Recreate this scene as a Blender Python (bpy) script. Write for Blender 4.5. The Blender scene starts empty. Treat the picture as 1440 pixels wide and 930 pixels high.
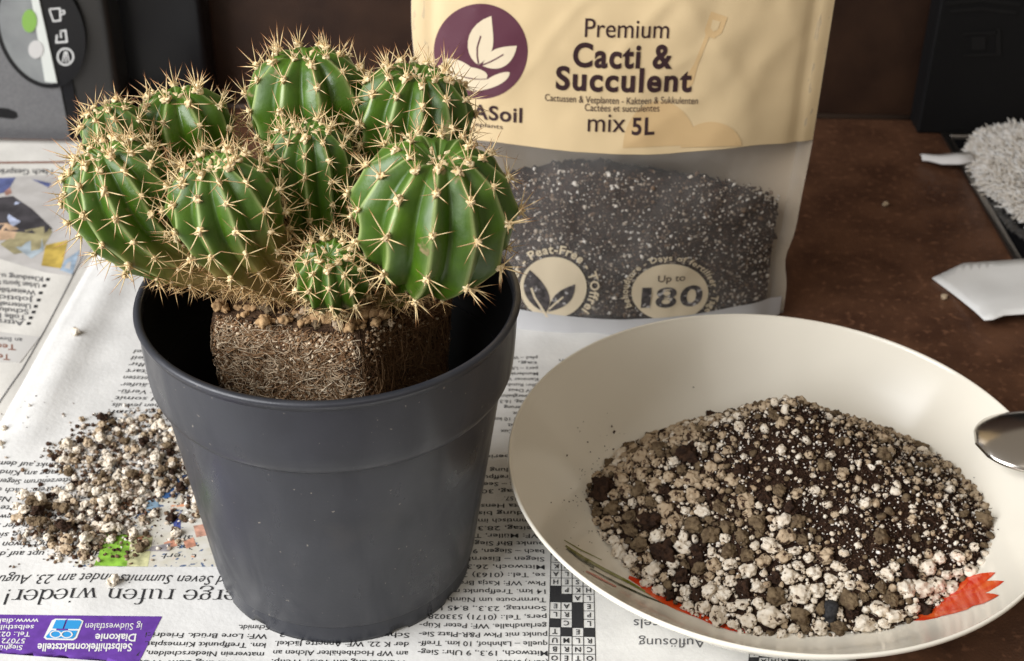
import bpy, bmesh, math, random
from mathutils import Vector, Matrix, noise

# ------------------------------------------------------------------ camera, world, light, exposure
S = 0.01                                   # everything below is measured in centimetres
CAM_H, CAM_TH, CAM_ROLL, F_PX = 35.797, 0.573772, 0.017503, 2000.0
W_PX, H_PX = 1440.0, 930.0
scene = bpy.context.scene
col = scene.collection

cam_data = bpy.data.cameras.new('camera')
cam = bpy.data.objects.new('camera', cam_data)
col.objects.link(cam)
cam.matrix_world = Matrix.Translation((0, 0, CAM_H * S)) @ Matrix.Rotation(math.pi / 2 - CAM_TH, 4, 'X') @ Matrix.Rotation(CAM_ROLL, 4, 'Z')
cam_data.sensor_fit = 'HORIZONTAL'
cam_data.sensor_width = 36.0
cam_data.lens = F_PX / W_PX * 36.0
cam_data.clip_start = 0.01
cam_data.clip_end = 20.0
cam_data.dof.use_dof = True
cam_data.dof.focus_distance = 0.45
cam_data.dof.aperture_fstop = 23.0
scene.camera = cam

world = bpy.data.worlds.new('World')
scene.world = world
world.use_nodes = True
bg = world.node_tree.nodes['Background']
bg.inputs['Color'].default_value = (1.0, 0.86, 0.70, 1)
bg.inputs['Strength'].default_value = 0.29

def area_light(name, loc, target, sx, sy, power, color):
    d = bpy.data.lights.new(name, 'AREA')
    d.shape = 'RECTANGLE'; d.size = sx; d.size_y = sy; d.energy = power; d.color = color
    o = bpy.data.objects.new(name, d); col.objects.link(o)
    o.location = loc
    o.rotation_euler = (Vector(target) - Vector(loc)).to_track_quat('-Z', 'Y').to_euler()
    return o
area_light('window_light', (-1.06, -0.22, 0.76), (-0.02, 0.42, 0.08), 1.3, 1.15, 46.0, (0.97, 0.98, 1.0))
area_light('room_fill', (0.35, -0.55, 1.35), (0.05, 0.45, 0.05), 0.9, 0.9, 2.0, (1.0, 0.93, 0.84))  # added fill standing for ambient room light, no lamp seen there

vs = scene.view_settings
vs.view_transform = 'Standard'; vs.look = 'None'; vs.exposure = 0.0; vs.gamma = 1.0; vs.use_curve_mapping = False

# ------------------------------------------------------------------ pixel helpers (photo pixel -> place on a known surface)
def ray(u, v):
    a = u - W_PX / 2; b = -(v - H_PX / 2)
    c, s = math.cos(CAM_ROLL), math.sin(CAM_ROLL)
    a, b = c * a - s * b, s * a + c * b
    ct, st = math.cos(CAM_TH), math.sin(CAM_TH)
    return Vector((a, F_PX * ct + b * st, -F_PX * st + b * ct))
def on_z(u, v, z=0.0):
    d = ray(u, v); t = (z - CAM_H) / d.z
    return Vector((d.x * t, d.y * t, z))
def on_y(u, v, y):
    d = ray(u, v); t = y / d.y
    return Vector((d.x * t, y, CAM_H + d.z * t))
def to_px(p):
    d = Vector((p[0], p[1], p[2] - CAM_H))
    ct, st = math.cos(CAM_TH), math.sin(CAM_TH)
    zc = d.y * ct - d.z * st
    b = (d.y * st + d.z * ct) / zc * F_PX; a = d.x / zc * F_PX
    c, s = math.cos(CAM_ROLL), math.sin(CAM_ROLL)
    a, b = c * a + s * b, -s * a + c * b
    return a + W_PX / 2, H_PX / 2 - b

# ------------------------------------------------------------------ mesh helpers
def obj(name, verts, faces, mat=None, parent=None, smooth=True, loc=None):
    """verts in cm, world space (or local to loc)"""
    me = bpy.data.meshes.new(name)
    me.from_pydata([(v[0] * S, v[1] * S, v[2] * S) for v in verts], [], faces)
    if smooth:
        me.polygons.foreach_set('use_smooth', [True] * len(me.polygons))
    for m in (mat if isinstance(mat, (list, tuple)) else [mat]):
        if m: me.materials.append(m)
    o = bpy.data.objects.new(name, me); col.objects.link(o)
    if loc is not None: o.location = [c * S for c in loc]
    if parent is not None:
        o.parent = parent
        if loc is None:
            o.matrix_parent_inverse = parent_inv(parent)
        else:
            o.matrix_parent_inverse = parent_inv(parent)
    return o
def parent_inv(p):
    m = p.matrix_basis.copy()
    q = p
    while q.parent is not None:
        m = q.parent.matrix_basis @ q.matrix_parent_inverse @ m if False else (q.parent.matrix_basis @ q.matrix_parent_inverse) @ m
        q = q.parent
    return m.inverted()
def thing(name, label, cat, loc=(0, 0, 0), group=None):
    o = bpy.data.objects.new(name, None); col.objects.link(o)
    o.empty_display_size = 0.01
    o.location = [c * S for c in loc]
    tag(o, label, cat, group)
    return o
def tag(o, label, cat, group=None):
    o['label'] = label; o['category'] = cat
    if group: o['group'] = group
    return o
def stuff(o):
    o['kind'] = 'stuff'; return o
def structure(o):
    o['kind'] = 'structure'; return o

class MB:
    def __init__(self): self.v = []; self.f = []; self.mi = []; self.c = []
    def add(self, vs_, fs, mi=0, c=None):
        b = len(self.v); self.v += [tuple(p) for p in vs_]
        self.f += [tuple(i + b for i in f) for f in fs]; self.mi += [mi] * len(fs)
        if c is not None: self.c += (c if isinstance(c, list) else [c] * len(vs_))
    def build(self, name, mat, parent=None, smooth=True, loc=None):
        o = obj(name, self.v, self.f, mat, parent, smooth, loc)
        o.data.polygons.foreach_set('material_index', self.mi)
        if self.c and len(self.c) == len(self.v):
            a = o.data.attributes.new('tint', 'FLOAT', 'POINT')
            a.data.foreach_set('value', self.c)
        return o

def box(x0, x1, y0, y1, z0, z1):
    v = [(x, y, z) for z in (z0, z1) for y in (y0, y1) for x in (x0, x1)]
    f = [(0, 2, 3, 1), (4, 5, 7, 6), (0, 1, 5, 4), (2, 6, 7, 3), (0, 4, 6, 2), (1, 3, 7, 5)]
    return v, f
def rbox(name, x0, x1, y0, y1, z0, z1, r, mat, parent=None, seg=4):
    bm = bmesh.new()
    v, f = box(x0, x1, y0, y1, z0, z1)
    bv = [bm.verts.new(p) for p in v]
    for q in f: bm.faces.new([bv[i] for i in q])
    bm.normal_update()
    bmesh.ops.bevel(bm, geom=list(bm.edges), offset=r, segments=seg, affect='EDGES', profile=0.5)
    bm.verts.ensure_lookup_table()
    vv = [tuple(p.co) for p in bm.verts]; ff = [[p.index for p in q.verts] for q in bm.faces]
    bm.free()
    return obj(name, vv, ff, mat, parent, True)
def lathe(profile, cx, cy, seg=128, closed=False):
    v, f = [], []
    n = len(profile)
    for j in range(seg):
        a = 2 * math.pi * j / seg
        for r, z in profile: v.append((cx + r * math.cos(a), cy + r * math.sin(a), z))
    for j in range(seg):
        k = (j + 1) % seg
        for i in range(n - 1 + (1 if closed else 0)):
            i2 = (i + 1) % n
            f.append((j * n + i, k * n + i, k * n + i2, j * n + i2))
    return v, f
def tube(pts, rad, sides=4, cap=True):
    """pts list of Vector, rad list or number"""
    v, f = [], []
    n = len(pts)
    if not isinstance(rad, (list, tuple)): rad = [rad] * n
    prev = None
    for i, p in enumerate(pts):
        t = (pts[min(i + 1, n - 1)] - pts[max(i - 1, 0)])
        if t.length < 1e-9: t = Vector((0, 0, 1))
        t.normalize()
        a = prev if prev is not None else (Vector((0, 0, 1)) if abs(t.z) < .9 else Vector((1, 0, 0)))
        b = t.cross(a)
        if b.length < 1e-6: b = t.cross(Vector((0.3, 1, 0.2)))
        b.normalize(); a = b.cross(t); prev = a
        for k in range(sides):
            w = 2 * math.pi * k / sides
            v.append(p + (a * math.cos(w) + b * math.sin(w)) * rad[i])
    for i in range(n - 1):
        for k in range(sides):
            k2 = (k + 1) % sides
            f.append((i * sides + k, i * sides + k2, (i + 1) * sides + k2, (i + 1) * sides + k))
    if cap:
        f.append(tuple(range(sides))[::-1]); f.append(tuple((n - 1) * sides + k for k in range(sides)))
    return v, f
def nz(x, y, z=0.0): return noise.noise(Vector((x, y, z)))
def lerp(a, b, t): return a + (b - a) * t
def clamp(x, a=0.0, b=1.0): return max(a, min(b, x))
def sstep(a, b, x):
    t = clamp((x - a) / (b - a)); return t * t * (3 - 2 * t)

# polygon drawn in photo pixels, laid on a real surface by mapper(u, v) -> Vector (cm)
def px_patch(name, poly, mapper, mat, parent, cuts=2, maxlen=None):
    bm = bmesh.new()
    vs_ = [bm.verts.new((p[0], p[1], 0)) for p in poly]
    bm.faces.new(vs_)
    bmesh.ops.triangulate(bm, faces=list(bm.faces))
    if maxlen:
        for _ in range(6):
            es = [e for e in bm.edges if e.calc_length() > maxlen]
            if not es: break
            bmesh.ops.subdivide_edges(bm, edges=es, cuts=1)
            bmesh.ops.triangulate(bm, faces=list(bm.faces))
    bm.verts.ensure_lookup_table(); bm.verts.index_update()
    v = [mapper(p.co.x, p.co.y) for p in bm.verts]
    f = [[p.index for p in q.verts] for q in bm.faces]
    bm.free()
    return obj(name, v, f, mat, parent, True)
def ellipse_px(cu, cv, ru, rv, n=48, a0=0, a1=2 * math.pi):
    return [(cu + ru * math.cos(a0 + (a1 - a0) * i / n), cv + rv * math.sin(a0 + (a1 - a0) * i / n)) for i in range(n)]

# ------------------------------------------------------------------ text
def text_geo(body, bold=0.0, shear=0.0, spacing=1.0, res=3):
    c = bpy.data.curves.new('t', 'FONT'); c.body = body; c.size = 1.0
    c.resolution_u = res; c.offset = bold; c.shear = shear; c.space_character = spacing
    o = bpy.data.objects.new('t', c); col.objects.link(o)
    dg = bpy.context.evaluated_depsgraph_get()
    me = o.evaluated_get(dg).to_mesh()
    v = [(p.co.x, p.co.y) for p in me.vertices]; f = [tuple(p.vertices) for p in me.polygons]
    o.evaluated_get(dg).to_mesh_clear()
    bpy.data.objects.remove(o); bpy.data.curves.remove(c)
    if not v: return [], [], (0, 0, 1, 1)
    xs = [p[0] for p in v]; ys = [p[1] for p in v]
    return v, f, (min(xs), min(ys), max(xs), max(ys))

# ------------------------------------------------------------------ materials
MATS = {}
def mat(name, color, rough=0.5, spec=0.5, metal=0.0, noise_scale=None, noise_amt=0.15, bump=0.0, bump_scale=None, coat=0.0, color2=None, detail=6.0, trans=0.0):
    m = bpy.data.materials.new(name); m.use_nodes = True
    nt = m.node_tree; b = nt.nodes['Principled BSDF']
    b.inputs['Base Color'].default_value = (*color, 1)
    b.inputs['Roughness'].default_value = rough
    b.inputs['Specular IOR Level'].default_value = spec
    b.inputs['Metallic'].default_value = metal
    b.inputs['Coat Weight'].default_value = coat
    b.inputs['Coat Roughness'].default_value = 0.1
    if noise_scale:
        tc = nt.nodes.new('ShaderNodeTexCoord'); n = nt.nodes.new('ShaderNodeTexNoise')
        n.inputs['Scale'].default_value = noise_scale; n.inputs['Detail'].default_value = detail
        nt.links.new(tc.outputs['Object'], n.inputs['Vector'])
        mx = nt.nodes.new('ShaderNodeMix'); mx.data_type = 'RGBA'
        c2 = color2 or tuple(c * (1 - noise_amt * 2) for c in color)
        c1 = color if color2 else tuple(min(1, c * (1 + noise_amt)) for c in color)
        mr = nt.nodes.new('ShaderNodeMapRange'); mr.inputs['From Min'].default_value = .35; mr.inputs['From Max'].default_value = .65
        nt.links.new(n.outputs['Fac'], mr.inputs['Value'])
        nt.links.new(mr.outputs['Result'], mx.inputs['Factor'])
        mx.inputs['A'].default_value = (*c1, 1); mx.inputs['B'].default_value = (*c2, 1)
        nt.links.new(mx.outputs['Result'], b.inputs['Base Color'])
    if bump:
        tc = nt.nodes.new('ShaderNodeTexCoord'); n = nt.nodes.new('ShaderNodeTexNoise')
        n.inputs['Scale'].default_value = bump_scale or 300; n.inputs['Detail'].default_value = 5
        nt.links.new(tc.outputs['Object'], n.inputs['Vector'])
        bp = nt.nodes.new('ShaderNodeBump'); bp.inputs['Strength'].default_value = bump; bp.inputs['Distance'].default_value = 0.001
        nt.links.new(n.outputs['Fac'], bp.inputs['Height']); nt.links.new(bp.outputs['Normal'], b.inputs['Normal'])
    MATS[name] = m
    return m
def flecks(m, scale, lo, hi, color, detail=2.0):
    """irregular specks of another colour over a material"""
    nt = m.node_tree; b = nt.nodes['Principled BSDF']
    tc = nt.nodes.new('ShaderNodeTexCoord'); n = nt.nodes.new('ShaderNodeTexNoise')
    n.inputs['Scale'].default_value = scale; n.inputs['Detail'].default_value = detail
    nt.links.new(tc.outputs['Object'], n.inputs['Vector'])
    mr = nt.nodes.new('ShaderNodeMapRange'); mr.inputs['From Min'].default_value = lo; mr.inputs['From Max'].default_value = hi
    nt.links.new(n.outputs['Fac'], mr.inputs['Value'])
    mx = nt.nodes.new('ShaderNodeMix'); mx.data_type = 'RGBA'
    nt.links.new(mr.outputs['Result'], mx.inputs['Factor'])
    bc = b.inputs['Base Color']
    if bc.is_linked:
        nt.links.new(bc.links[0].from_socket, mx.inputs['A'])
    else:
        mx.inputs['A'].default_value = bc.default_value
    mx.inputs['B'].default_value = (*color, 1)
    nt.links.new(mx.outputs['Result'], bc)
    return m
def tint_mat(name, stops, rough=0.5, spec=0.4, noise_scale=None, noise_amt=0.3):
    """colour from the per-vertex 'tint' value (pigment; on the root fibres also lit and shaded side)"""
    m = bpy.data.materials.new(name); m.use_nodes = True
    nt = m.node_tree; b = nt.nodes['Principled BSDF']
    b.inputs['Roughness'].default_value = rough; b.inputs['Specular IOR Level'].default_value = spec
    at = nt.nodes.new('ShaderNodeAttribute'); at.attribute_name = 'tint'
    r = nt.nodes.new('ShaderNodeValToRGB'); e = r.color_ramp.elements
    while len(e) < len(stops): e.new(0.5)
    for k, (p, c) in zip(e, stops): k.position = p; k.color = (*c, 1)
    nt.links.new(at.outputs['Fac'], r.inputs['Fac'])
    out = r.outputs['Color']
    if noise_scale:
        tc = nt.nodes.new('ShaderNodeTexCoord'); n = nt.nodes.new('ShaderNodeTexNoise')
        n.inputs['Scale'].default_value = noise_scale; n.inputs['Detail'].default_value = 5
        nt.links.new(tc.outputs['Object'], n.inputs['Vector'])
        mr = nt.nodes.new('ShaderNodeMapRange'); mr.inputs['To Min'].default_value = 1 - noise_amt; mr.inputs['To Max'].default_value = 1 + noise_amt
        mr.inputs['From Min'].default_value = .3; mr.inputs['From Max'].default_value = .7
        nt.links.new(n.outputs['Fac'], mr.inputs['Value'])
        mx = nt.nodes.new('ShaderNodeMix'); mx.data_type = 'RGBA'; mx.blend_type = 'MULTIPLY'; mx.inputs['Factor'].default_value = 1
        nt.links.new(out, mx.inputs['A']); nt.links.new(mr.outputs['Result'], mx.inputs['B']); out = mx.outputs['Result']
    nt.links.new(out, b.inputs['Base Color'])
    return m

M_counter = flecks(mat('brown_laminate', (0.125, 0.058, 0.031), 0.36, 0.5, noise_scale=38, color2=(0.066, 0.029, 0.016), bump=0.25, bump_scale=900), 260, .56, .70, (0.18, 0.085, 0.047), 4)
M_wall = mat('dark_brown_panel', (0.042, 0.020, 0.011), 0.5, 0.3, noise_scale=30, color2=(0.022, 0.010, 0.006), bump=0.15, bump_scale=700)
M_strip = mat('grey_sealant', (0.10, 0.07, 0.055), 0.5)
M_paper = mat('newsprint', (0.66, 0.655, 0.635), 0.85, 0.2, noise_scale=60, noise_amt=0.04, bump=0.18, bump_scale=500)
M_paperB = mat('yellowed_newsprint', (0.62, 0.60, 0.555), 0.85, 0.2, noise_scale=50, noise_amt=0.05, bump=0.15, bump_scale=400)
M_ink = mat('black_ink', (0.028, 0.028, 0.030), 0.8, 0.2)
M_inkgrey = mat('grey_ink', (0.10, 0.10, 0.105), 0.8, 0.2)
M_inkbrown = mat('brown_ink', (0.19, 0.075, 0.045), 0.8, 0.2)
M_purple = mat('purple_ink', (0.125, 0.045, 0.30), 0.75, 0.2, noise_scale=300, noise_amt=0.08)
M_blueink = mat('blue_ink', (0.03, 0.27, 0.58), 0.75, 0.2)
M_whiteink = mat('unprinted_white', (0.68, 0.68, 0.66), 0.85, 0.2)
M_pot = flecks(mat('dark_grey_plastic', (0.027, 0.029, 0.037), 0.36, 0.5, noise_scale=45, noise_amt=0.07, bump=0.04, bump_scale=800), 520, .715, .745, (0.20, 0.18, 0.155), 3)
def vary_rough(m, scale, lo, hi):
    nt = m.node_tree; b = nt.nodes['Principled BSDF']
    tc = nt.nodes.new('ShaderNodeTexCoord'); n = nt.nodes.new('ShaderNodeTexNoise'); n.inputs['Scale'].default_value = scale; n.inputs['Detail'].default_value = 7; n.inputs['Distortion'].default_value = .8
    mp = nt.nodes.new('ShaderNodeMapping'); mp.inputs['Scale'].default_value = (1, 1, .35)
    nt.links.new(tc.outputs['Object'], mp.inputs['Vector']); nt.links.new(mp.outputs['Vector'], n.inputs['Vector'])
    mr = nt.nodes.new('ShaderNodeMapRange'); mr.inputs['From Min'].default_value = .35; mr.inputs['From Max'].default_value = .65
    mr.inputs['To Min'].default_value = lo; mr.inputs['To Max'].default_value = hi
    nt.links.new(n.outputs['Fac'], mr.inputs['Value']); nt.links.new(mr.outputs['Result'], b.inputs['Roughness'])
    return m
vary_rough(M_pot, 70, .26, .52)
flecks(M_pot, 26, .58, .80, (0.046, 0.043, 0.041), 8)
M_potin = mat('shaded_pot_inside', (0.0035, 0.0035, 0.0038), 0.6, 0.25)  # pot plastic made near black: the shade inside is put into the colour
M_china = mat('cream_porcelain', (0.80, 0.76, 0.66), 0.15, 0.5, noise_scale=20, noise_amt=0.015)
M_petal = mat('red_glaze', (0.60, 0.030, 0.008), 0.14, 0.5, noise_scale=140, color2=(0.68, 0.075, 0.012))
M_petal2 = mat('orange_glaze', (0.72, 0.12, 0.022), 0.14, 0.5, noise_scale=160, color2=(0.62, 0.04, 0.01))
M_green_glaze = mat('olive_glaze', (0.20, 0.21, 0.035), 0.15)
M_dkgreen_glaze = mat('dark_green_glaze', (0.035, 0.05, 0.015), 0.15)
M_steel = mat('steel', (0.58, 0.55, 0.51), 0.20, 0.5, metal=1.0)
M_perlite = flecks(mat('white_perlite', (0.76, 0.70, 0.60), 0.85, 0.2, noise_scale=420, color2=(0.56, 0.46, 0.34), bump=0.5, bump_scale=900), 850, .585, .64, (0.055, 0.032, 0.02), 4)
M_perlite_d = flecks(mat('dusty_perlite', (0.50, 0.40, 0.28), 0.9, 0.2, noise_scale=420, color2=(0.31, 0.22, 0.135), bump=0.5, bump_scale=900), 800, .55, .61, (0.045, 0.025, 0.016), 4)
M_pumice = mat('brown_pumice', (0.20, 0.145, 0.085), 0.95, 0.2, noise_scale=500, color2=(0.09, 0.06, 0.035), bump=0.8, bump_scale=1400)
M_peat = mat('dark_peat', (0.022, 0.012, 0.008), 0.95, 0.2, noise_scale=900, color2=(0.055, 0.028, 0.016), bump=1.0, bump_scale=1500)
M_pellet = mat('dark_grey_pellet', (0.035, 0.035, 0.037), 0.8, 0.2, noise_scale=600, noise_amt=0.3, bump=0.4, bump_scale=1200)
M_crumb = tint_mat('soil_crumb', [(0, (0.018, 0.009, 0.006)), (0.45, (0.06, 0.03, 0.018)), (0.62, (0.16, 0.10, 0.06)), (0.75, (0.55, 0.47, 0.38)), (1, (0.78, 0.74, 0.68))], 0.9, 0.2)
M_stem = None
M_wool = mat('areole_wool', (0.80, 0.68, 0.44), 0.95, 0.1, noise_scale=700, color2=(0.56, 0.39, 0.19))
M_spine = tint_mat('straw_spine', [(0, (0.60, 0.42, 0.19)), (0.45, (0.74, 0.58, 0.32)), (0.72, (0.44, 0.22, 0.09)), (1, (0.12, 0.03, 0.015))], 0.45, 0.4)
M_spine_old = tint_mat('brown_spine', [(0, (0.42, 0.25, 0.10)), (0.6, (0.58, 0.40, 0.19)), (1, (0.22, 0.08, 0.03))], 0.55, 0.3)
M_root = tint_mat('root_fibre', [(0, (0.10, 0.045, 0.02)), (0.5, (0.27, 0.16, 0.08)), (1, (0.70, 0.58, 0.42))], 0.85, 0.2)
M_soilblock = mat('root_bound_peat', (0.095, 0.055, 0.03), 0.95, 0.2, noise_scale=450, color2=(0.035, 0.018, 0.01), bump=1.0, bump_scale=900)
M_tanpebble = mat('tan_pebble', (0.50, 0.33, 0.17), 0.85, 0.2, noise_scale=500, color2=(0.30, 0.18, 0.09), bump=0.4, bump_scale=900)
M_label = mat('kraft_print', (0.66, 0.51, 0.30), 0.33, 0.45, noise_scale=14, noise_amt=0.05, bump=0.05, bump_scale=60)
M_label_dark = mat('tan_print', (0.60, 0.42, 0.215), 0.42, 0.45)
M_maroon = mat('maroon_print', (0.095, 0.028, 0.045), 0.42, 0.45)
M_dktext = mat('dark_plum_print', (0.035, 0.015, 0.018), 0.45, 0.4)
M_cream = mat('cream_print', (0.68, 0.58, 0.42), 0.5, 0.3)
M_backpanel = mat('bag_back_panel', (0.62, 0.51, 0.38), 0.6, 0.3)
M_badge_dark = flecks(mat('soil_through_window', (0.085, 0.075, 0.075), 0.6, 0.3, noise_scale=400, noise_amt=0.3), 330, .60, .66, (0.45, 0.43, 0.42), 2)
M_blackplastic = mat('black_plastic', (0.006, 0.006, 0.007), 0.28, 0.3, bump=0.03, bump_scale=500)
M_mattblack = mat('matt_black', (0.006, 0.006, 0.0065), 0.55, 0.22, bump=0.1, bump_scale=600)
M_machgrey = mat('dark_silver_plastic', (0.15, 0.15, 0.155), 0.38, 0.5, metal=0.35, noise_scale=700, noise_amt=0.06)
M_machside = mat('charcoal_plastic', (0.020, 0.019, 0.018), 0.30, 0.5)
M_icon = mat('silver_print', (0.52, 0.52, 0.51), 0.5)
M_lens = mat('display_window', (0.20, 0.21, 0.21), 0.06, 0.6, noise_scale=35, color2=(0.12, 0.125, 0.13))  # grey and its mottle stand in for the reflection in the glass
M_lens_streak = mat('display_reflection', (0.52, 0.54, 0.51), 0.12, 0.6)  # colour of the bright streak reflected in the display
M_greenbtn = mat('green_button', (0.17, 0.32, 0.06), 0.3)
M_greybtn = mat('grey_button', (0.45, 0.44, 0.43), 0.35)
M_glass = mat('black_glass', (0.006, 0.006, 0.007), 0.06, 0.5)
M_trim = mat('metal_trim', (0.30, 0.28, 0.26), 0.3, 0.5, metal=1.0)
M_fluff = tint_mat('white_pile', [(0, (0.60, 0.54, 0.46)), (0.5, (0.74, 0.70, 0.64)), (1, (0.82, 0.81, 0.79))], 0.9, 0.1)
M_whiteribbon = mat('white_ribbon', (0.72, 0.71, 0.70), 0.8, 0.2)
M_scrap = mat('white_paper', (0.78, 0.78, 0.76), 0.6, 0.3, noise_scale=40, noise_amt=0.02)

def film_material():
    m = bpy.data.materials.new('frosted_film'); m.use_nodes = True
    nt = m.node_tree; nt.nodes.clear()
    out = nt.nodes.new('ShaderNodeOutputMaterial')
    tr = nt.nodes.new('ShaderNodeBsdfTransparent'); tr.inputs['Color'].default_value = (0.93, 0.93, 0.93, 1)
    p = nt.nodes.new('ShaderNodeBsdfPrincipled')
    p.inputs['Base Color'].default_value = (0.78, 0.76, 0.74, 1); p.inputs['Roughness'].default_value = 0.26
    p.inputs['Specular IOR Level'].default_value = 0.6
    tc = nt.nodes.new('ShaderNodeTexCoord'); n = nt.nodes.new('ShaderNodeTexNoise'); n.inputs['Scale'].default_value = 26; n.inputs['Detail'].default_value = 4
    n.inputs['Distortion'].default_value = 1.2
    nt.links.new(tc.outputs['Object'], n.inputs['Vector'])
    bp = nt.nodes.new('ShaderNodeBump'); bp.inputs['Strength'].default_value = 0.35; bp.inputs['Distance'].default_value = 0.004
    nt.links.new(n.outputs['Fac'], bp.inputs['Height']); nt.links.new(bp.outputs['Normal'], p.inputs['Normal'])
    mr = nt.nodes.new('ShaderNodeMapRange'); mr.inputs['From Min'].default_value = .3; mr.inputs['From Max'].default_value = .7
    mr.inputs['To Min'].default_value = 0.05; mr.inputs['To Max'].default_value = 0.15
    nt.links.new(n.outputs['Fac'], mr.inputs['Value'])
    mx = nt.nodes.new('ShaderNodeMixShader')
    nt.links.new(mr.outputs['Result'], mx.inputs['Fac']); nt.links.new(tr.outputs[0], mx.inputs[1]); nt.links.new(p.outputs[0], mx.inputs[2])
    nt.links.new(mx.outputs[0], out.inputs['Surface'])
    return m
M_film = film_material()

def stem_material():
    m = bpy.data.materials.new('cactus_skin'); m.use_nodes = True
    nt = m.node_tree; b = nt.nodes['Principled BSDF']
    b.inputs['Roughness'].default_value = 0.34; b.inputs['Specular IOR Level'].default_value = 0.5
    a1 = nt.nodes.new('ShaderNodeAttribute'); a1.attribute_name = 'crest'
    a2 = nt.nodes.new('ShaderNodeAttribute'); a2.attribute_name = 'cork'
    tc = nt.nodes.new('ShaderNodeTexCoord')
    n = nt.nodes.new('ShaderNodeTexNoise'); n.inputs['Scale'].default_value = 130; n.inputs['Detail'].default_value = 5
    nt.links.new(tc.outputs['Object'], n.inputs['Vector'])
    g = nt.nodes.new('ShaderNodeMix'); g.data_type = 'RGBA'
    g.inputs['A'].default_value = (0.014, 0.052, 0.003, 1); g.inputs['B'].default_value = (0.078, 0.160, 0.006, 1)
    nt.links.new(n.outputs['Fac'], g.inputs['Factor'])
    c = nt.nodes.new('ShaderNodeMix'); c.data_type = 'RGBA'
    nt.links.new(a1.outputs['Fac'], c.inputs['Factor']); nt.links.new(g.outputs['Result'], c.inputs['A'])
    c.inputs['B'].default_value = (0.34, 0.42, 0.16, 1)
    k = nt.nodes.new('ShaderNodeMix'); k.data_type = 'RGBA'
    nt.links.new(a2.outputs['Fac'], k.inputs['Factor']); nt.links.new(c.outputs['Result'], k.inputs['A'])
    k.inputs['B'].default_value = (0.36, 0.25, 0.09, 1)
    nt.links.new(k.outputs['Result'], b.inputs['Base Color'])
    flecks(m, 160, .66, .72, (0.22, 0.17, 0.08), 4)
    vary_rough(m, 60, .26, .55)
    bp = nt.nodes.new('ShaderNodeBump'); bp.inputs['Strength'].default_value = 0.12; bp.inputs['Distance'].default_value = 0.001
    n2 = nt.nodes.new('ShaderNodeTexNoise'); n2.inputs['Scale'].default_value = 500
    nt.links.new(tc.outputs['Object'], n2.inputs['Vector']); nt.links.new(n2.outputs['Fac'], bp.inputs['Height'])
    nt.links.new(bp.outputs['Normal'], b.inputs['Normal'])
    return m
M_stem = stem_material()

# ------------------------------------------------------------------ setting: countertop, wall
structure(obj('countertop', *box(-70, 25.3, 0, 80.0, -3.0, 0.0), M_counter, None, False))
structure(obj('wall', *box(-70, 60, 80.0, 84.0, -3.0, 45.0), M_wall, None, False))
st = obj('sealing_strip', *tube([Vector((-70, 79.85, 0.05)), Vector((24.9, 79.85, 0.05))], 0.22, 8), M_strip, bpy.data.objects['wall'])

# cooktop: black glass to the right of the counter edge
ct = thing('cooktop', 'black glass cooktop with thin metal trim beside the brown counter', 'cooktop', (40, 60, 0))
rbox('glass_plate', 25.75, 60, 30, 77.2, -3.0, 0.12, 0.1, M_glass, ct, 2)
rbox('side_trim', 25.3, 25.75, 30, 77.6, -3.0, 0.2, 0.08, M_trim, ct, 2)
rbox('rear_trim', 25.75, 60, 77.2, 77.6, -3.0, 0.2, 0.08, M_trim, ct, 2)

# ------------------------------------------------------------------ newspapers
def hA(x, y):
    ridge = 0.34 * math.exp(-((x - (-19.75 + 0.05 * (y - 50))) / 0.75) ** 2) * sstep(43, 50, y)
    d = math.hypot(x + 6, y - 39.8); d2 = math.hypot(x - 9.7, y - 41)
    w = sstep(4.8, 8, d) * sstep(8, 11, d2) if True else 1
    wr = 0.20 * nz(x * 0.16 + 3, y * 0.10 + 1) + 0.09 * nz(x * 0.5, y * 0.3 + 7) + 0.16 * max(0, .25 - abs(nz(x * .13 + y * .05, y * .09 - x * .02, 6)))
    far = 0.10 * sstep(50, 56, y) * (0.5 + nz(x * 0.3, 3.3))
    return 0.14 + ridge + (wr + 0.05) * w * 0.8 + far
def hB(x, y):
    bump = 0.30 * math.exp(-((x + 21.7) / 1.1) ** 2) * (0.6 + 0.8 * nz(y * .1, 2.2)) * sstep(44, 52, y)
    e = 0.25 * sstep(71, 74.2, y)
    return 0.05 + max(0, bump) + 0.05 * (1 + nz(x * 0.2, y * 0.15)) + e * 0.5
def sheet(name, x0, x1, y0, y1, h, step, mat_, parent, edge=None, thick=0.05):
    nx = int((x1 - x0) / step) + 1; ny = int((y1 - y0) / step) + 1
    v, f = [], []
    for layer in (0, 1):
        for j in range(ny):
            for i in range(nx):
                x = lerp(x0, x1, i / (nx - 1)); y = lerp(y0, y1, j / (ny - 1))
                if edge: x, y = edge(x, y)
                v.append((x, y, h(x, y) - layer * thick))
    n = nx * ny
    for j in range(ny - 1):
        for i in range(nx - 1):
            a = j * nx + i
            f.append((a, a + 1, a + nx + 1, a + nx)); f.append((n + a, n + a + nx, n + a + nx + 1, n + a + 1))
    ring = [i for i in range(nx)] + [j * nx + nx - 1 for j in range(1, ny)] + [(ny - 1) * nx + i for i in range(nx - 2, -1, -1)] + [j * nx for j in range(ny - 2, 0, -1)]
    for k in range(len(ring)):
        a, b = ring[k], ring[(k + 1) % len(ring)]
        f.append((a, n + a, n + b, b))
    return obj(name, v, f, mat_, parent, True)

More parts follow.
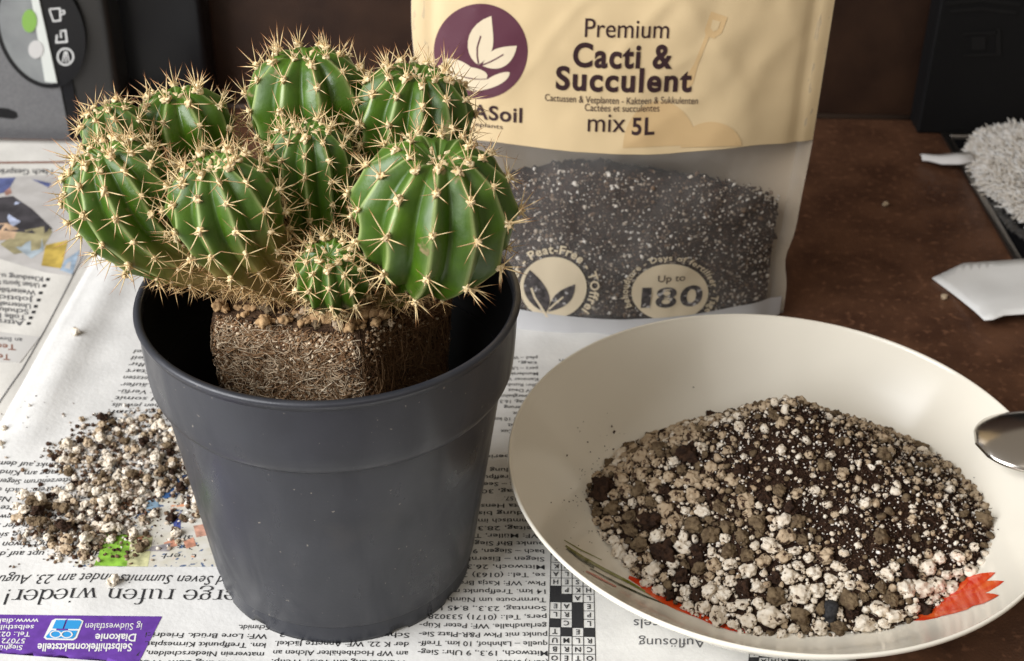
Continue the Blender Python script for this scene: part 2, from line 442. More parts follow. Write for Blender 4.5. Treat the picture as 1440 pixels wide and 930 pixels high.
newsA = thing('newspaper', 'open German newspaper page lying upside down under the plant pot and plate', 'newspaper', (-4, 38, 0))
newsB = thing('newspaper', 'newspaper page with a colour photo reaching back to the coffee machine', 'newspaper', (-30, 55, 0))
def edgeA(x, y):
    # the left edge is the fold of the section; the far edge is not quite straight
    if x < -19: x += (0.05 * (min(y, 56) - 50)) * sstep(-19, -21, x)
    if y > 42: y += (y - 42) * .95 * sstep(-7, -11, x)
    return x, y
sheet('page', -20.9, 11.95, 22, 56.2, hA, 0.4, M_paper, newsA, edgeA)
sheet('page', -60, -19.4, 24, 74.3, hB, 0.5, M_paperB, newsB)
EPS = 0.012
def mapA(u, v):
    p = on_z(u, v, 0.15)
    for _ in range(3): p = on_z(u, v, hA(p.x, p.y) + EPS)
    return p
def mapA2(u, v):
    p = mapA(u, v); p.z += 0.010; return p
def mapA3(u, v):
    p = mapA(u, v); p.z += 0.020; return p
def mapB(u, v):
    p = on_z(u, v, 0.1)
    for _ in range(3): p = on_z(u, v, hB(p.x, p.y) + EPS + .008)
    return p
def mapB2(u, v):
    p = mapB(u, v); p.z += 0.010; return p
TILT = math.radians(0.8)
def place_lines(name, lines, x_right, y_near, width, pitch, h, parent, mat_, xh=0.62, bold=0.008, shear=0.0, tilt=TILT, justify=True, z=0.0, up=False):
    """printed column read from the far side: first line nearest y_near, text runs towards -x"""
    mb = MB()
    c, s = math.cos(tilt), math.sin(tilt)
    for k, t in enumerate(lines):
        if not t: continue
        v, f, bb = text_geo(t, bold, shear, 1.0, 2)
        if not v: continue
        wnat = (bb[2] - bb[0]); sc = pitch * xh * 1.28
        sx = sc * 0.92
        if justify and len(t) > 17: sx = width / wnat
        else: sx = min(sx, width / wnat)
        pts = []
        for (a, b) in v:
            lx = (a - bb[0]) * sx; ly = b * sc
            dx, dy = -lx, (k * pitch) - ly
            X = x_right + c * dx - s * dy; Y = y_near + s * dx + c * dy
            pts.append((X, Y, h(X, Y) + EPS + z))
        mb.add(pts, f)
    return mb.build(name, mat_, parent, False)

colA = ["(0271) 61055.", "Mittwoch, 19.3., 9 Uhr: Sieg-", "quelle – Lahnhof, 10 km. Treff-", "punkt mit Pkw P&R-Platz Sie-", "gerlandhalle. WF: Peter Küp-", "pers, Tel.: (0171) 5330281.", "Sonntag, 23.3., 8.45 Uhr:", "Turmroute um Nümbrecht,", "14 km. Treffpunkt mit Pkw", "Pkw. WF: Katja Bromm, Tel", "se, Tel.: (0163) 3949061.", "Mittwoch, 26.3., 9 Uhr:", "Siegen – Eisernhardt – Ei", "bach – Siegen, 9 km. Treff-", "punkt Bhf Siegen, (0271)", "WF: Müller, Tel.: (0271)", "Freitag, 28.3., 19 Uhr:", "Stammtisch im Hotel. An-", "meldung bis 21.3. bei", "Christa Hensel, Tel.: (02", "732) 86157.", "Sonntag, 30.3., 9 Uhr:", "Wisent – Seensee, 12 km.", "1 Lyz. Treffpunkt mit Pkw", "Anmeldung erforderlich.", "Gehen:", "Jahresbericht, Wahlen", "Abend-", "", "Bhf. 9. 3.", "Welle – Cux", "Treffpunkt", "Ferndorf 10 km.", "Eintracht", "Wanderung", "Sonntag, 16.3.", "Calibergbahn", "SGV Deuz", "Uhr: Rundweg", "Kaminer Weg", "Mundersbach", "pers – Uhr", "tag, 20.3., 13 Uhr", "pfad – Wanderweg"]
place_lines('printed_column', colA, 1.42, 34.55, 4.45, 0.43, hA, newsA, M_ink)
place_lines('printed_column', ["Sportfreunde – Ferndorf.", "Wandertag – Uhr: Anmeldung", "Treffpunkt mit Pkw Siegen", "Anmeldung – Wahlen", "Sonntag, 16.3."], 6.6, 51.6, 4.45, 0.43, hA, newsA, M_ink)
place_lines('printed_column', ["Wanderung am 16.3. Treffp.", "am WP Hochbehälter Alchen an", "der K 22. WF: Annette Jäckel.", "Schmidt. Sonntag, 16.3."], -3.35, 34.42, 4.6, 0.43, hA, newsA, M_ink)
place_lines('printed_column', ["Wanderung zum Tret-", "matverein Niederschelden, 7", "km. Treffpunkt Kirmesplatz.", "WF: Lore Brück. Friedrich", "Schmidt."], -8.25, 34.25, 4.3, 0.43, hA, newsA, M_ink)
colU = ["überhaupt auf die Idee", "Das hängt davon ab, wo", "dahin bin, wie sie nun", "in den Bergen der Alpen", "jedere Stunde in Bewegung", "Stadt bis zur Hütte hin", "in Bewegung sein. Nach", "nichts anderem: Nach der", "DAV-Kletterzentrum Siegen", "berg – Aufgang am Kinds", "lung – Zielpunkt auf dem", "in Ziel – Anmeldung an", "in den Teilnehmern an", "die Teil nehmen wollen, ein", "theule Redbull Re-", "Standort von Redbull die", "auf der Martins hütte", "Für jeden der fünf", "Wettbewerbe stehen jeweils", "Startplätze und somit", "250 Startplätze zur Verfü-", "gung. Die ersten Läufer", "um 10.45 Uhr und die letzten", "um 10.45 Uhr am Start", "Ungefähr um 15 Uhr", "Siegerehrung im Teil", "Vorjahr – Start und Ziel"]
place_lines('printed_column', colU, -11.5, 39.55, 5.25, 0.52, hA, newsA, M_ink, xh=0.66, bold=0.006, shear=0.12)
place_lines('printed_column', [t[6:] + ' ' + t[:5] for t in colU[:11]], -17.1, 39.5, 4.1, 0.52, hA, newsA, M_ink, xh=0.66, bold=0.006, shear=0.12)
# subhead in italics
place_lines('printed_subhead', ["Siegerland Seven Summits findet am 23. August statt"], -8.25, 38.48, 11.7, 0.78, hA, newsA, M_ink, xh=0.70, bold=0.0, shear=0.28, tilt=math.radians(1.6))

# serif headline drawn with a broad-pen stroke
def arc(cx, cy, rx, ry, a0, a1, n=14):
    return [(cx + rx * math.cos(math.radians(a0 + (a1 - a0) * i / n)), cy + ry * math.sin(math.radians(a0 + (a1 - a0) * i / n))) for i in range(n + 1)]
SERIF = {
 'e': (0.50, [[(0.05, .27), (.44, .27)], arc(.245, .245, .2, .245, 0, 330, 22)], []),
 'r': (0.40, [[(.12, 0), (.12, .47)], arc(.27, .32, .15, .15, 165, 60, 8)], [(.02, 0, .22), (.02, .47, .13)]),
 'g': (0.50, [arc(.22, .33, .15, .15, 0, 360, 20), [(.10, .21), (.07, .13), (.16, .07), (.34, .05)], arc(.23, -.08, .2, .12, 70, 380, 20), [(.34, .44), (.46, .47)]], []),
 'u': (0.56, [[(.10, .47), (.10, .15)], arc(.24, .15, .14, .15, 180, 300, 10), [(.41, .47), (.41, 0)]], [(0, .47, .11), (.31, .47, .11), (.41, 0, .11)]),
 'f': (0.34, [[(.12, 0), (.12, .58)], arc(.25, .58, .13, .17, 180, 50, 10), [(.0, .47), (.27, .47)]], [(.02, 0, .22)]),
 'n': (0.58, [[(.12, 0), (.12, .47)], arc(.27, .31, .15, .16, 165, 0, 10), [(.42, .31), (.42, 0)]], [(.02, 0, .2), (.02, .47, .1), (.32, 0, .2)]),
 'w': (0.74, [[(.06, .47), (.21, 0)], [(.21, 0), (.36, .45)], [(.33, .47), (.48, 0)], [(.48, 0), (.64, .47)]], [(-.02, .47, .17), (.26, .47, .16), (.56, .47, .16)]),
 'i': (0.28, [[(.12, 0), (.12, .47)], [(.09, .66), (.15, .66)]], [(.02, 0, .2), (.02, .47, .1)]),
 'd': (0.54, [arc(.22, .235, .17, .235, 40, 330, 20), [(.40, .72), (.40, 0)]], [(.29, .72, .11), (.40, 0, .11)]),
 'B': (0.62, [[(.12, 0), (.12, .68)], [(.12, .68), (.28, .68)], arc(.30, .52, .17, .16, 90, -90, 10), [(.12, .36), (.3, .36)], arc(.31, .18, .2, .18, 90, -90, 10), [(.12, 0), (.3, 0)]], [(.02, 0, .2), (.02, .68, .2)]),
 '!': (0.30, [[(.13, .70), (.13, .18)], [(.10, .03), (.16, .03)]], []),
}
def serif_headline(text, x_right, y_base, width, parent, mat_, h, tilt):
    total = sum(SERIF[c][0] if c != ' ' else 0.28 for c in text)
    k = width / total; mb = MB(); cx = 0.0
    c_, s_ = math.cos(tilt), math.sin(tilt)
    def put(pts2):
        out = []
        for (a, b) in pts2:
            dx, dy = -a * k, -b * k
            X = x_right + c_ * dx - s_ * dy; Y = y_base + s_ * dx + c_ * dy
            out.append((X, Y, h(X, Y) + EPS + 0.004 * put.n))
        return out
    put.n = 0
    for ch in text:
        if ch == ' ': cx += 0.28; continue
        wd, strokes, serifs = SERIF[ch]
        for st_ in strokes:
            put.n = (put.n + 1) % 3
            left, right = [], []
            for i, p in enumerate(st_):
                q0 = st_[max(0, i - 1)]; q1 = st_[min(len(st_) - 1, i + 1)]
                dx, dy = q1[0] - q0[0], q1[1] - q0[1]; L = math.hypot(dx, dy) or 1
                dx /= L; dy /= L
                wdt = 0.012 + 0.030 * abs(dy) ** 1.2
                if ch == 'w' and dx > 0 and dy > 0: wdt = 0.014
                if len(st_) == 2 and abs(dy) < .01 and (st_[1][0] - st_[0][0]) < .07: wdt = 0.04
                left.append((cx + p[0] - dy * wdt, p[1] + dx * wdt)); right.append((cx + p[0] + dy * wdt, p[1] - dx * wdt))
            n = len(st_)
            mb.add(put(left + right), [(i, i + 1, n + i + 1, n + i) for i in range(n - 1)])
        for (sx, sy, sl) in serifs:
            put.n = (put.n + 1) % 3
            mb.add(put([(cx + sx, sy - .012), (cx + sx + sl, sy - .012), (cx + sx + sl, sy + .012), (cx + sx, sy + .012)]), [(0, 1, 2, 3)])
        cx += wd
    return mb.build('printed_headline', mat_, parent, False)
hr = on_z(346, 831, .15)
serif_headline('Berge rufen wieder!', -9.0, 37.72, 8.95, newsA, M_ink, hA, math.radians(1.8))

# purple advertisement with its white lettering and blue tile
px_patch('purple_advert', [(-30, 864), (228, 867), (195, 932), (176, 932), (181, 919.5), (-30, 917)], mapA, M_purple, newsA, maxlen=30)
def text_px(name, body, x0, x1, ybase, ytop, mapper, mat_, parent, bold=0.0, shear=0.0, flip=False, slope=0.0, res=3):
    """text set between two photo positions on a surface; flip = read from the far side"""
    v, f, bb = text_geo(body, bold, shear, 1.0, res)
    out = []
    asc = 0.70
    for (a, b) in v:
        t = (a - bb[0]) / (bb[2] - bb[0]); q = b / asc
        if flip: out.append(mapper(lerp(x1, x0, t), lerp(ybase, ytop, q) + slope * t))
        else: out.append(mapper(lerp(x0, x1, t), lerp(ybase, ytop, q) + slope * t))
    if flip or True: pass
    return obj(name, out, f, mat_, parent, False)
text_px('advert_lettering', 'Selbsthilfekontaktstelle', 53, 186, 905.5, 916.5, mapA2, M_whiteink, newsA, 0.02, 0.15, True)
text_px('advert_lettering', 'Diakonie', 134, 192, 892, 902.5, mapA2, M_whiteink, newsA, 0.02, 0.15, True)
text_px('advert_lettering', 'ig Südwestfalen', 120, 200, 877, 886.5, mapA2, M_whiteink, newsA, 0.0, 0.15, True)
for t_, x0, x1, yb in (('Sieghütter', -22, 32, 908), ('57072 Siegen', -36, 36, 898.5), ('Tel.: 0271', -10, 42, 889), ('selbsthilfe-', -14, 48, 879.5), ('www.diakonie', -30, 54, 870.5)):
    text_px('advert_lettering', t_, x0, x1, yb, yb + 6.8, mapA2, M_whiteink, newsA, 0.008, 0.15, True)
px_patch('logo_border', [(78, 870.5), (113, 871), (117.5, 874), (108, 898), (103, 901), (65, 900), (61.5, 897), (73, 873)], mapA2, M_whiteink, newsA)
px_patch('logo_tile', [(79, 872.5), (92.5, 872.7), (88, 885), (73.5, 884.5)], mapA3, M_blueink, newsA)
px_patch('logo_tile', [(95, 872.7), (112, 873), (115, 875), (110, 885.3), (90.5, 885)], mapA3, M_blueink, newsA)
px_patch('logo_tile', [(72.5, 887), (109, 887.5), (105.5, 896), (102, 898.8), (66, 898), (64.5, 896)], mapA3, M_blueink, newsA)
def mapA4(u, v):
    p = mapA(u, v); p.z += 0.030; return p
def ring_px(name, cu, cv, ru, rv, w, mapper, mat_, parent, a0=0, a1=360, n=28):
    v, f = [], []
    for i in range(n + 1):
        a = math.radians(a0 + (a1 - a0) * i / n)
        for k in (0, 1):
            v.append(mapper(cu + (ru + k * w) * math.cos(a), cv + (rv + k * w * rv / ru) * math.sin(a)))
    for i in range(n): f.append((2 * i, 2 * i + 1, 2 * i + 3, 2 * i + 2))
    return obj(name, v, f, mat_, parent, False)
ring_px('logo_loop', 78.5, 893, 6.5, 4, 2.0, mapA4, M_whiteink, newsA)
ring_px('logo_loop', 94, 893.2, 6.5, 4, 2.0, mapA4, M_whiteink, newsA)

# printed picture half under the spilled granules
pic = mat('printed_picture', (0.55, 0.52, 0.43), 0.8, 0.2, noise_scale=220, color2=(0.62, 0.60, 0.55))
flecks(pic, 330, .62, .66, (0.09, 0.13, 0.22), 2); flecks(pic, 190, .64, .68, (0.62, 0.30, 0.17), 2)
px_patch('printed_picture', [(102, 797), (130, 765), (140, 735), (170, 700), (180, 660), (330, 662), (330, 797)], mapA, pic, newsA, maxlen=30)
for nm, poly, c in (('green', [(132, 796), (150, 752), (185, 752), (178, 797)], (0.26, 0.50, 0.06)),
                    ('pale_green', [(178, 797), (185, 752), (215, 755), (208, 797)], (0.55, 0.54, 0.30)),
                    ('blue', [(218, 676), (262, 668), (266, 690), (232, 702), (220, 695)], (0.05, 0.13, 0.32)),
                    ('blue', [(244, 735), (254, 720), (254, 752), (244, 756)], (0.10, 0.13, 0.40)),
                    ('light_blue', [(206, 706), (222, 700), (224, 722), (206, 724)], (0.28, 0.42, 0.55)),
                    ('salmon', [(186, 758), (210, 752), (212, 766), (190, 770)], (0.60, 0.28, 0.16)),
                    ('salmon', [(230, 764), (244, 758), (250, 768), (234, 772)], (0.62, 0.30, 0.20)),
                    ('salmon', [(258, 762), (272, 756), (276, 768), (262, 772)], (0.62, 0.30, 0.20)),
                    ('grey', [(196, 772), (240, 764), (238, 776), (198, 775)], (0.30, 0.28, 0.29)),
                    ('salmon', [(272, 740), (296, 736), (298, 752), (276, 756)], (0.60, 0.33, 0.24))):
    m_ = MATS.get('ink_' + nm + str(c)) or mat('ink_' + nm + str(c), c, 0.8, 0.2, noise_scale=300, noise_amt=0.2)
    px_patch('picture_patch', poly, mapA2, m_, newsA, maxlen=30)

# crosswords
def crossword(name, pts, nx, ny, seed, letters):
    """pts: photo corners far-left, far-right, near-right, near-left"""
    rng = random.Random(seed)
    A, B_, C_, D = [mapA(*p) for p in pts]
    def P(s, t, dz=0.0):
        a = A.lerp(B_, s); b = D.lerp(C_, s); p = a.lerp(b, t)
        return (p.x, p.y, hA(p.x, p.y) + EPS + dz)
    mb = MB()
    lw = 0.035
    for i in range(nx + 1):
        s = i / nx; e = lw / nx
        for j in range(ny): mb.add([P(s - e, j / ny), P(s + e, j / ny), P(s + e, (j + 1) / ny), P(s - e, (j + 1) / ny)], [(0, 1, 2, 3)])
    for j in range(ny + 1):
        t = j / ny; e = lw / ny
        for i in range(nx): mb.add([P(i / nx, t - e, .003), P((i + 1) / nx, t - e, .003), P((i + 1) / nx, t + e, .003), P(i / nx, t + e, .003)], [(0, 1, 2, 3)])
    for i in range(nx):
        for j in range(ny):
            if rng.random() < 0.24:
                mb.add([P(i / nx, j / ny, .006), P((i + 1) / nx, j / ny, .006), P((i + 1) / nx, (j + 1) / ny, .006), P(i / nx, (j + 1) / ny, .006)], [(0, 1, 2, 3)])
            else:
                ch = letters[(i * ny + j) % len(letters)]
                v, f, bb = text_geo(ch, 0.02, 0, 1, 2)
                w, hh = bb[2] - bb[0], bb[3] - bb[1]
                mb.add([P((i + .5 - (a - bb[0] - w / 2) * .75 ) / nx, (j + .5 + (b - bb[1] - hh / 2) * .8) / ny, .009) for a, b in v], f)
    return mb.build(name, M_ink, newsA, False)
crossword('crossword_grid', [(775, 770), (834, 770), (838, 945), (771, 945)], 4, 15, 3, 'TSKAHRMELNTUBOSREHLEPLARCOMRETHAT')
crossword('crossword_grid', [(1056, 905), (1134, 905), (1137, 935), (1052, 935)], 6, 3, 8, 'SITINARAHANAORGAMH')
text_px('puzzle_caption', 'Rätsels', 891, 958, 871, 884, mapA, M_inkgrey, newsA, 0.0, 0, True)
text_px('puzzle_caption', 'Auflösung', 898, 992, 898, 911, mapA, M_inkgrey, newsA, 0.0, 0, True)

# left page: photo, bullet list, red-brown headings, brown rule
phot = mat('photo_print', (0.42, 0.40, 0.38), 0.8, 0.2, noise_scale=90, color2=(0.50, 0.48, 0.46))
px_patch('printed_photo', [(-40, 252), (75, 246), (150, 268), (168, 300), (100, 388), (62, 383), (-40, 352)], mapB, phot, newsB, maxlen=30)
for nm, poly, c in (('navy', [(-40, 252), (22, 250), (10, 270), (-40, 284)], (0.10, 0.12, 0.26)),
                    ('jacket', [(-40, 282), (18, 276), (45, 294), (74, 322), (60, 330), (-40, 320)], (0.06, 0.055, 0.06)),
                    ('shirt', [(10, 306), (22, 284), (34, 287), (30, 312), (16, 320)], (0.45, 0.50, 0.66)),
                    ('face', [(6, 270), (14, 264), (17, 272), (8, 276)], (0.48, 0.26, 0.20)),
                    ('navy', [(44, 252), (72, 258), (68, 264)], (0.10, 0.12, 0.26)),
                    ('hand', [(-40, 318), (10, 314), (26, 322), (20, 336), (-40, 344)], (0.58, 0.40, 0.26)),
                    ('olive', [(0, 344), (26, 326), (66, 318), (74, 326), (60, 350), (20, 358)], (0.34, 0.30, 0.17)),
                    ('pale_blue', [(22, 348), (58, 332), (62, 352), (44, 364)], (0.36, 0.42, 0.46)),
                    ('gold', [(64, 345), (96, 338), (86, 378), (58, 374)], (0.50, 0.36, 0.08)),
                    ('pale_blue', [(92, 366), (112, 352), (102, 386), (84, 380)], (0.33, 0.42, 0.52))):
    m_ = MATS.get('ink_' + nm + str(c)) or mat('ink_' + nm + str(c), c, 0.8, 0.2, noise_scale=110, noise_amt=0.2)
    px_patch('photo_patch', poly, mapB2, m_, newsB, maxlen=30)
ruleB = [(-30, 228), (80, 227), (160, 230), (160, 231.5), (80, 229.5), (-30, 230.5)]
px_patch('printed_rule', ruleB, mapB, M_inkbrown, newsB, maxlen=20)
text_px('photo_caption', 'Nach Gesprächen und', -50, 74, 238, 246, mapB, M_inkgrey, newsB, 0.01, 0, True)
mb = MB()
for (a, b) in (((-30, 608), (0, 564)), ((0, 564), (31, 520)), ((31, 520), (62, 466)), ((62, 466), (118, 357))):
    P0, P1 = mapB(*a), mapB(*b)
    for i in range(8):
        q0, q1 = P0.lerp(P1, i / 8), P0.lerp(P1, (i + 1) / 8)
        mb.add([(q.x + o_, q.y, hB(q.x + o_, q.y) + EPS + .008) for q, o_ in ((q0, -.025), (q0, .025), (q1, .025), (q1, -.025))], [(0, 1, 2, 3)])
mb.build('printed_border', M_inkgrey, newsB, False)
bl = [('Kleidung u.V.', 395, 60), ('Urban Sports Club', 404, 55), ('Weiterbildung', 414, 50), ('Jobticket', 424, 47), ('Unternehmens', 433, 43), ('Schulungen', 441, 40), ('Tolle Events', 449, 36), ('Attraktive', 457, 33)]
for t_, yb, xe in bl:
    text_px('bullet_line', t_, xe - 72, xe, yb - 5.5, yb + 1.5, mapB, M_inkgrey, newsB, 0.01, 0, True, slope=-6)
    px_patch('bullet', [(xe + 5, yb - 4), (xe + 10, yb - 4), (xe + 9, yb), (xe + 4, yb)], mapB, M_ink, newsB)
greybox = mat('pale_grey_print', (0.50, 0.485, 0.46), 0.85, 0.2)
px_patch('grey_panel', [(-40, 462), (56, 474), (28, 510), (-40, 508)], mapB, greybox, newsB, maxlen=30)
text_px('printed_heading', 'an Bewerber', -30, 31, 476, 482, mapB2, M_inkgrey, newsB, 0.01, 0, True, slope=-4)
text_px('printed_heading', 'Techniker', -50, 22, 485, 493, mapB2, M_inkbrown, newsB, 0.015, 0, True, slope=-4)
text_px('printed_heading', 'Teamleiter', -56, 14, 499, 507, mapB2, M_inkbrown, newsB, 0.015, 0, True, slope=-4)

# ------------------------------------------------------------------ plant pot
PX, PY = -6.007, 39.77
pot = thing('plant_pot', 'dark grey plastic plant pot standing on the newspaper', 'plant pot', (PX, PY, 0))
z0 = 0.16
def revolve(name, prof, mat_, parent, seg=160, mod=None):
    v, f = lathe(prof, PX, PY, seg)
    if mod: v = [mod(*p) for p in v]
    return obj(name, v, f, mat_, parent, True)
revolve('rim', [(6.02, 11.1), (6.02, 11.40), (6.06, 11.46), (6.16, 11.48), (6.26, 11.45), (6.29, 11.37), (6.26, 11.28), (6.20, 11.22), (6.18, 11.1), (6.02, 11.1)], M_pot, pot)
revolve('collar', [(6.185, 11.15), (6.16, 10.4), (6.10, 9.3), (6.06, 8.95), (5.99, 8.75), (5.86, 8.56), (5.74, 8.49), (5.70, 8.4)], M_pot, pot)
revolve('wall', [(5.715, 8.5), (5.70, 8.3), (4.76, 1.06), (4.73, 1.00), (4.66, 0.97), (4.64, 0.92)], M_pot, pot)
def notch(x, y, z):
    a = math.degrees(math.atan2(y - PY, x - PX)) % 360
    for c0 in (212, 236, 300, 330, 30, 90, 150):
        d = abs(a - c0)
        if d < 4 and z < 0.6: return (x, y, z + 0.42 * (1 - (d / 4) ** 4) if z < 0.3 else z)
    return (x, y, z)
revolve('foot', [(4.66, 0.98), (4.62, 0.6), (4.60, 0.30), (4.59, z0 - 0.03), (4.35, z0 - 0.03), (4.32, 0.6)], M_pot, pot, 240, notch)
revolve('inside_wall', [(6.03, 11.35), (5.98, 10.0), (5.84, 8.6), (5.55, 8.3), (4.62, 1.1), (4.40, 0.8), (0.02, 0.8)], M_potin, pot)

# ------------------------------------------------------------------ granules
def granule_geo(seed, sub, rough=0.28):
    bm = bmesh.new(); bmesh.ops.create_icosphere(bm, subdivisions=sub, radius=1.0)
    rng = random.Random(seed); o = Vector((rng.uniform(-50, 50), rng.uniform(-50, 50), rng.uniform(-50, 50)))
    sx, sy, sz = rng.uniform(.85, 1.25), rng.uniform(.8, 1.05), rng.uniform(.7, .95)
    v = []
    for p in bm.verts:
        q = p.co.copy()
        d = 1 + rough * 1.7 * noise.noise(q * 1.1 + o) + rough * 1.0 * noise.noise(q * 2.4 + o) - rough * .8 * abs(noise.noise(q * 1.9 - o)) + rough * .35 * noise.noise(q * 6 + o)
        v.append(Vector((q.x * sx, q.y * sy, q.z * sz)) * d)
    f = [tuple(x.index for x in q.verts) for q in bm.faces]
    bm.free()
    return v, f
def granule_mesh(name, seed, mat_, sub=4, rough=0.235):
    v, f = granule_geo(seed, sub, rough)
    me = bpy.data.meshes.new(name); me.from_pydata([tuple(p * 0.002) for p in v], [], f)      # radius 2 mm
    me.polygons.foreach_set('use_smooth', [True] * len(me.polygons)); me.materials.append(mat_)
    return me
G_white = [granule_mesh('perlite', 100 + i, M_perlite) for i in range(7)]
G_dusty = [granule_mesh('dusty_perlite', 200 + i, M_perlite_d) for i in range(6)]
G_brown = [granule_mesh('pumice', 300 + i, M_pumice, 4, 0.30) for i in range(5)]
G_peat = [granule_mesh('peat_clump', 400 + i, M_peat, 4, 0.42) for i in range(3)]
SMALL = [granule_geo(500 + i, 2, 0.3) for i in range(8)]
TINY = [granule_geo(600 + i, 0, 0.3) if False else granule_geo(600 + i, 1, 0.5) for i in range(4)]
def inst(name, me, p, r, rng, parent):
    o = bpy.data.objects.new(name, me); col.objects.link(o)
    M = Matrix.Translation(Vector(p) * S) @ Matrix.Rotation(rng.uniform(0, 6.28), 4, 'Z') @ Matrix.Rotation(rng.uniform(-.9, .9), 4, 'X') @ Matrix.Scale(r / 0.2, 4)
    if parent is not None:
        o.parent = parent; o.matrix_parent_inverse = parent_inv(parent)
    o.matrix_basis = M
    return o
def add_small(mb, p, r, rng, tint, geo=None):
    v, f = (geo or rng.choice(SMALL))
    R = Matrix.Rotation(rng.uniform(0, 6.28), 3, 'Z') @ Matrix.Rotation(rng.uniform(0, 3), 3, 'X')
    P = Vector(p)
    mb.add([P + (R @ q) * r for q in v], f, 0, tint)
class Packer:
    def __init__(self, cell=0.5): self.g = {}; self.c = cell
    def ok(self, p, r, k=0.8):
        i, j = int(p[0] // self.c), int(p[1] // self.c)
        for a in (i - 1, i, i + 1):
            for b in (j - 1, j, j + 1):
                for (q, s) in self.g.get((a, b), ()):
                    if (p[0] - q[0]) ** 2 + (p[1] - q[1]) ** 2 + (p[2] - q[2]) ** 2 < (k * (r + s)) ** 2: return False
        return True
    def put(self, p, r): self.g.setdefault((int(p[0] // self.c), int(p[1] // self.c)), []).append((p, r))
def inside(poly, u, v):
    c = False; n = len(poly)
    for i in range(n):
        x1, y1 = poly[i]; x2, y2 = poly[(i + 1) % n]
        if (y1 > v) != (y2 > v) and u < (x2 - x1) * (v - y1) / (y2 - y1) + x1: c = not c
    return c
def soft_inside(poly, u, v, w):
    n = 0
    for k in range(8):
        a = k * math.pi / 4
        n += inside(poly, u + w * math.cos(a), v + w * math.sin(a))
    return n / 8

# spilled mix on the newspaper
rng = random.Random(11)
sc_c = on_z(190, 690, 0.2)
spill = thing('spilled_substrate', 'scattered white and brown substrate granules spilled on the newspaper beside the pot', 'substrate', (sc_c.x, sc_c.y, 0.15))
SP1 = [(60, 650), (95, 625), (120, 600), (165, 585), (215, 580), (255, 610), (285, 680), (290, 715), (255, 725), (245, 690), (215, 700), (215, 740), (190, 775), (150, 780), (120, 790), (90, 760), (120, 720), (95, 690), (110, 670)]
SP2 = [(28, 705), (60, 695), (95, 700), (118, 720), (120, 745), (128, 775), (85, 788), (60, 770), (25, 758)]
SP3 = [(200, 715), (265, 725), (258, 755), (205, 770)]
pk = Packer(); cnt = 0; tries = 0
while cnt < 298 and tries < 16000:
    tries += 1
    u, v = rng.uniform(-5, 300), rng.uniform(570, 800)
    dens = max(soft_inside(SP1, u, v, 9), soft_inside(SP2, u, v, 7), 0.35 * soft_inside(SP3, u, v, 8))
    base = dens * (0.55 + 0.8 * nz(u * .03, v * .04, 5))
    if rng.random() > base + 0.012 * (1 if (u < 290 and dens == 0 and 600 < v < 790) else 0): continue
    r = rng.choice([.09, .10, .11, .12, .13, .15, .17, .19]) * (1.15 if v > 690 else 1)
    p = on_z(u, v, 0.2); p.z = hA(p.x, p.y) + r * 0.62
    if math.hypot(p.x - PX, p.y - PY) < 5.3: continue
    if not pk.ok(p, r, .78):
        p.z += r * 1.3
        if dens < .7 or not pk.ok(p, r, .7): continue
    pk.put(p, r); cnt += 1
    q = rng.random()
    dark_zone = soft_inside(SP2, u, v, 6) > .9 and abs(u - 70) < 25 and abs(v - 735) < 22
    me = rng.choice(G_white if q < .5 else G_dusty if q < .76 else G_brown if q < .93 else G_peat)
    if dark_zone and rng.random() < .5: me = rng.choice(G_peat + G_brown)
    inst('granule', me, p, r, rng, spill)
mb = MB()
for _ in range(24000):
    u, v = rng.uniform(-10, 305), rng.uniform(565, 805)
    dens = max(soft_inside(SP1, u, v, 14), soft_inside(SP2, u, v, 12), 0.3 * soft_inside(SP3, u, v, 10))
    if rng.random() > dens * .32 + 0.006: continue
    r = rng.choice([.02, .025, .03, .04, .05, .06, .075, .095]); p = on_z(u, v, 0.2); p.z = hA(p.x, p.y) + r * .6 + (rng.random() < dens * .4) * rng.uniform(0, .1)
    if math.hypot(p.x - PX, p.y - PY) < 4.9: continue
    add_small(mb, p, r, rng, rng.choice([.1, .2, .3, .4, .5] if r < .045 else [.3, .5, .62, .68, .74, .85, .95]), rng.choice(SMALL if r > .07 else TINY))
stuff(mb.build('soil_crumbs', M_crumb, spill))
# single granules lying apart
for lab, u, v, r, me, h in (('white perlite granule alone on the newspaper headline', 160, 820, .21, G_white[1], hA),
                           ('small white perlite granule on the newspaper beside its fold', 108, 477, .20, G_white[3], hA),
                           ('tiny pale granule lying on the brown counter behind the paper scrap', 1246, 284, .16, G_dusty[1], None),
                           ('small tan granule on the counter touching the white paper scrap', 1329, 414, .18, G_dusty[3], None)):
    p = on_z(u, v, .25); p.z = (h(p.x, p.y) if h else 0) + r * .66
    o = inst('perlite_granule', me, p, r, rng, None)
    tag(o, lab, 'granule')

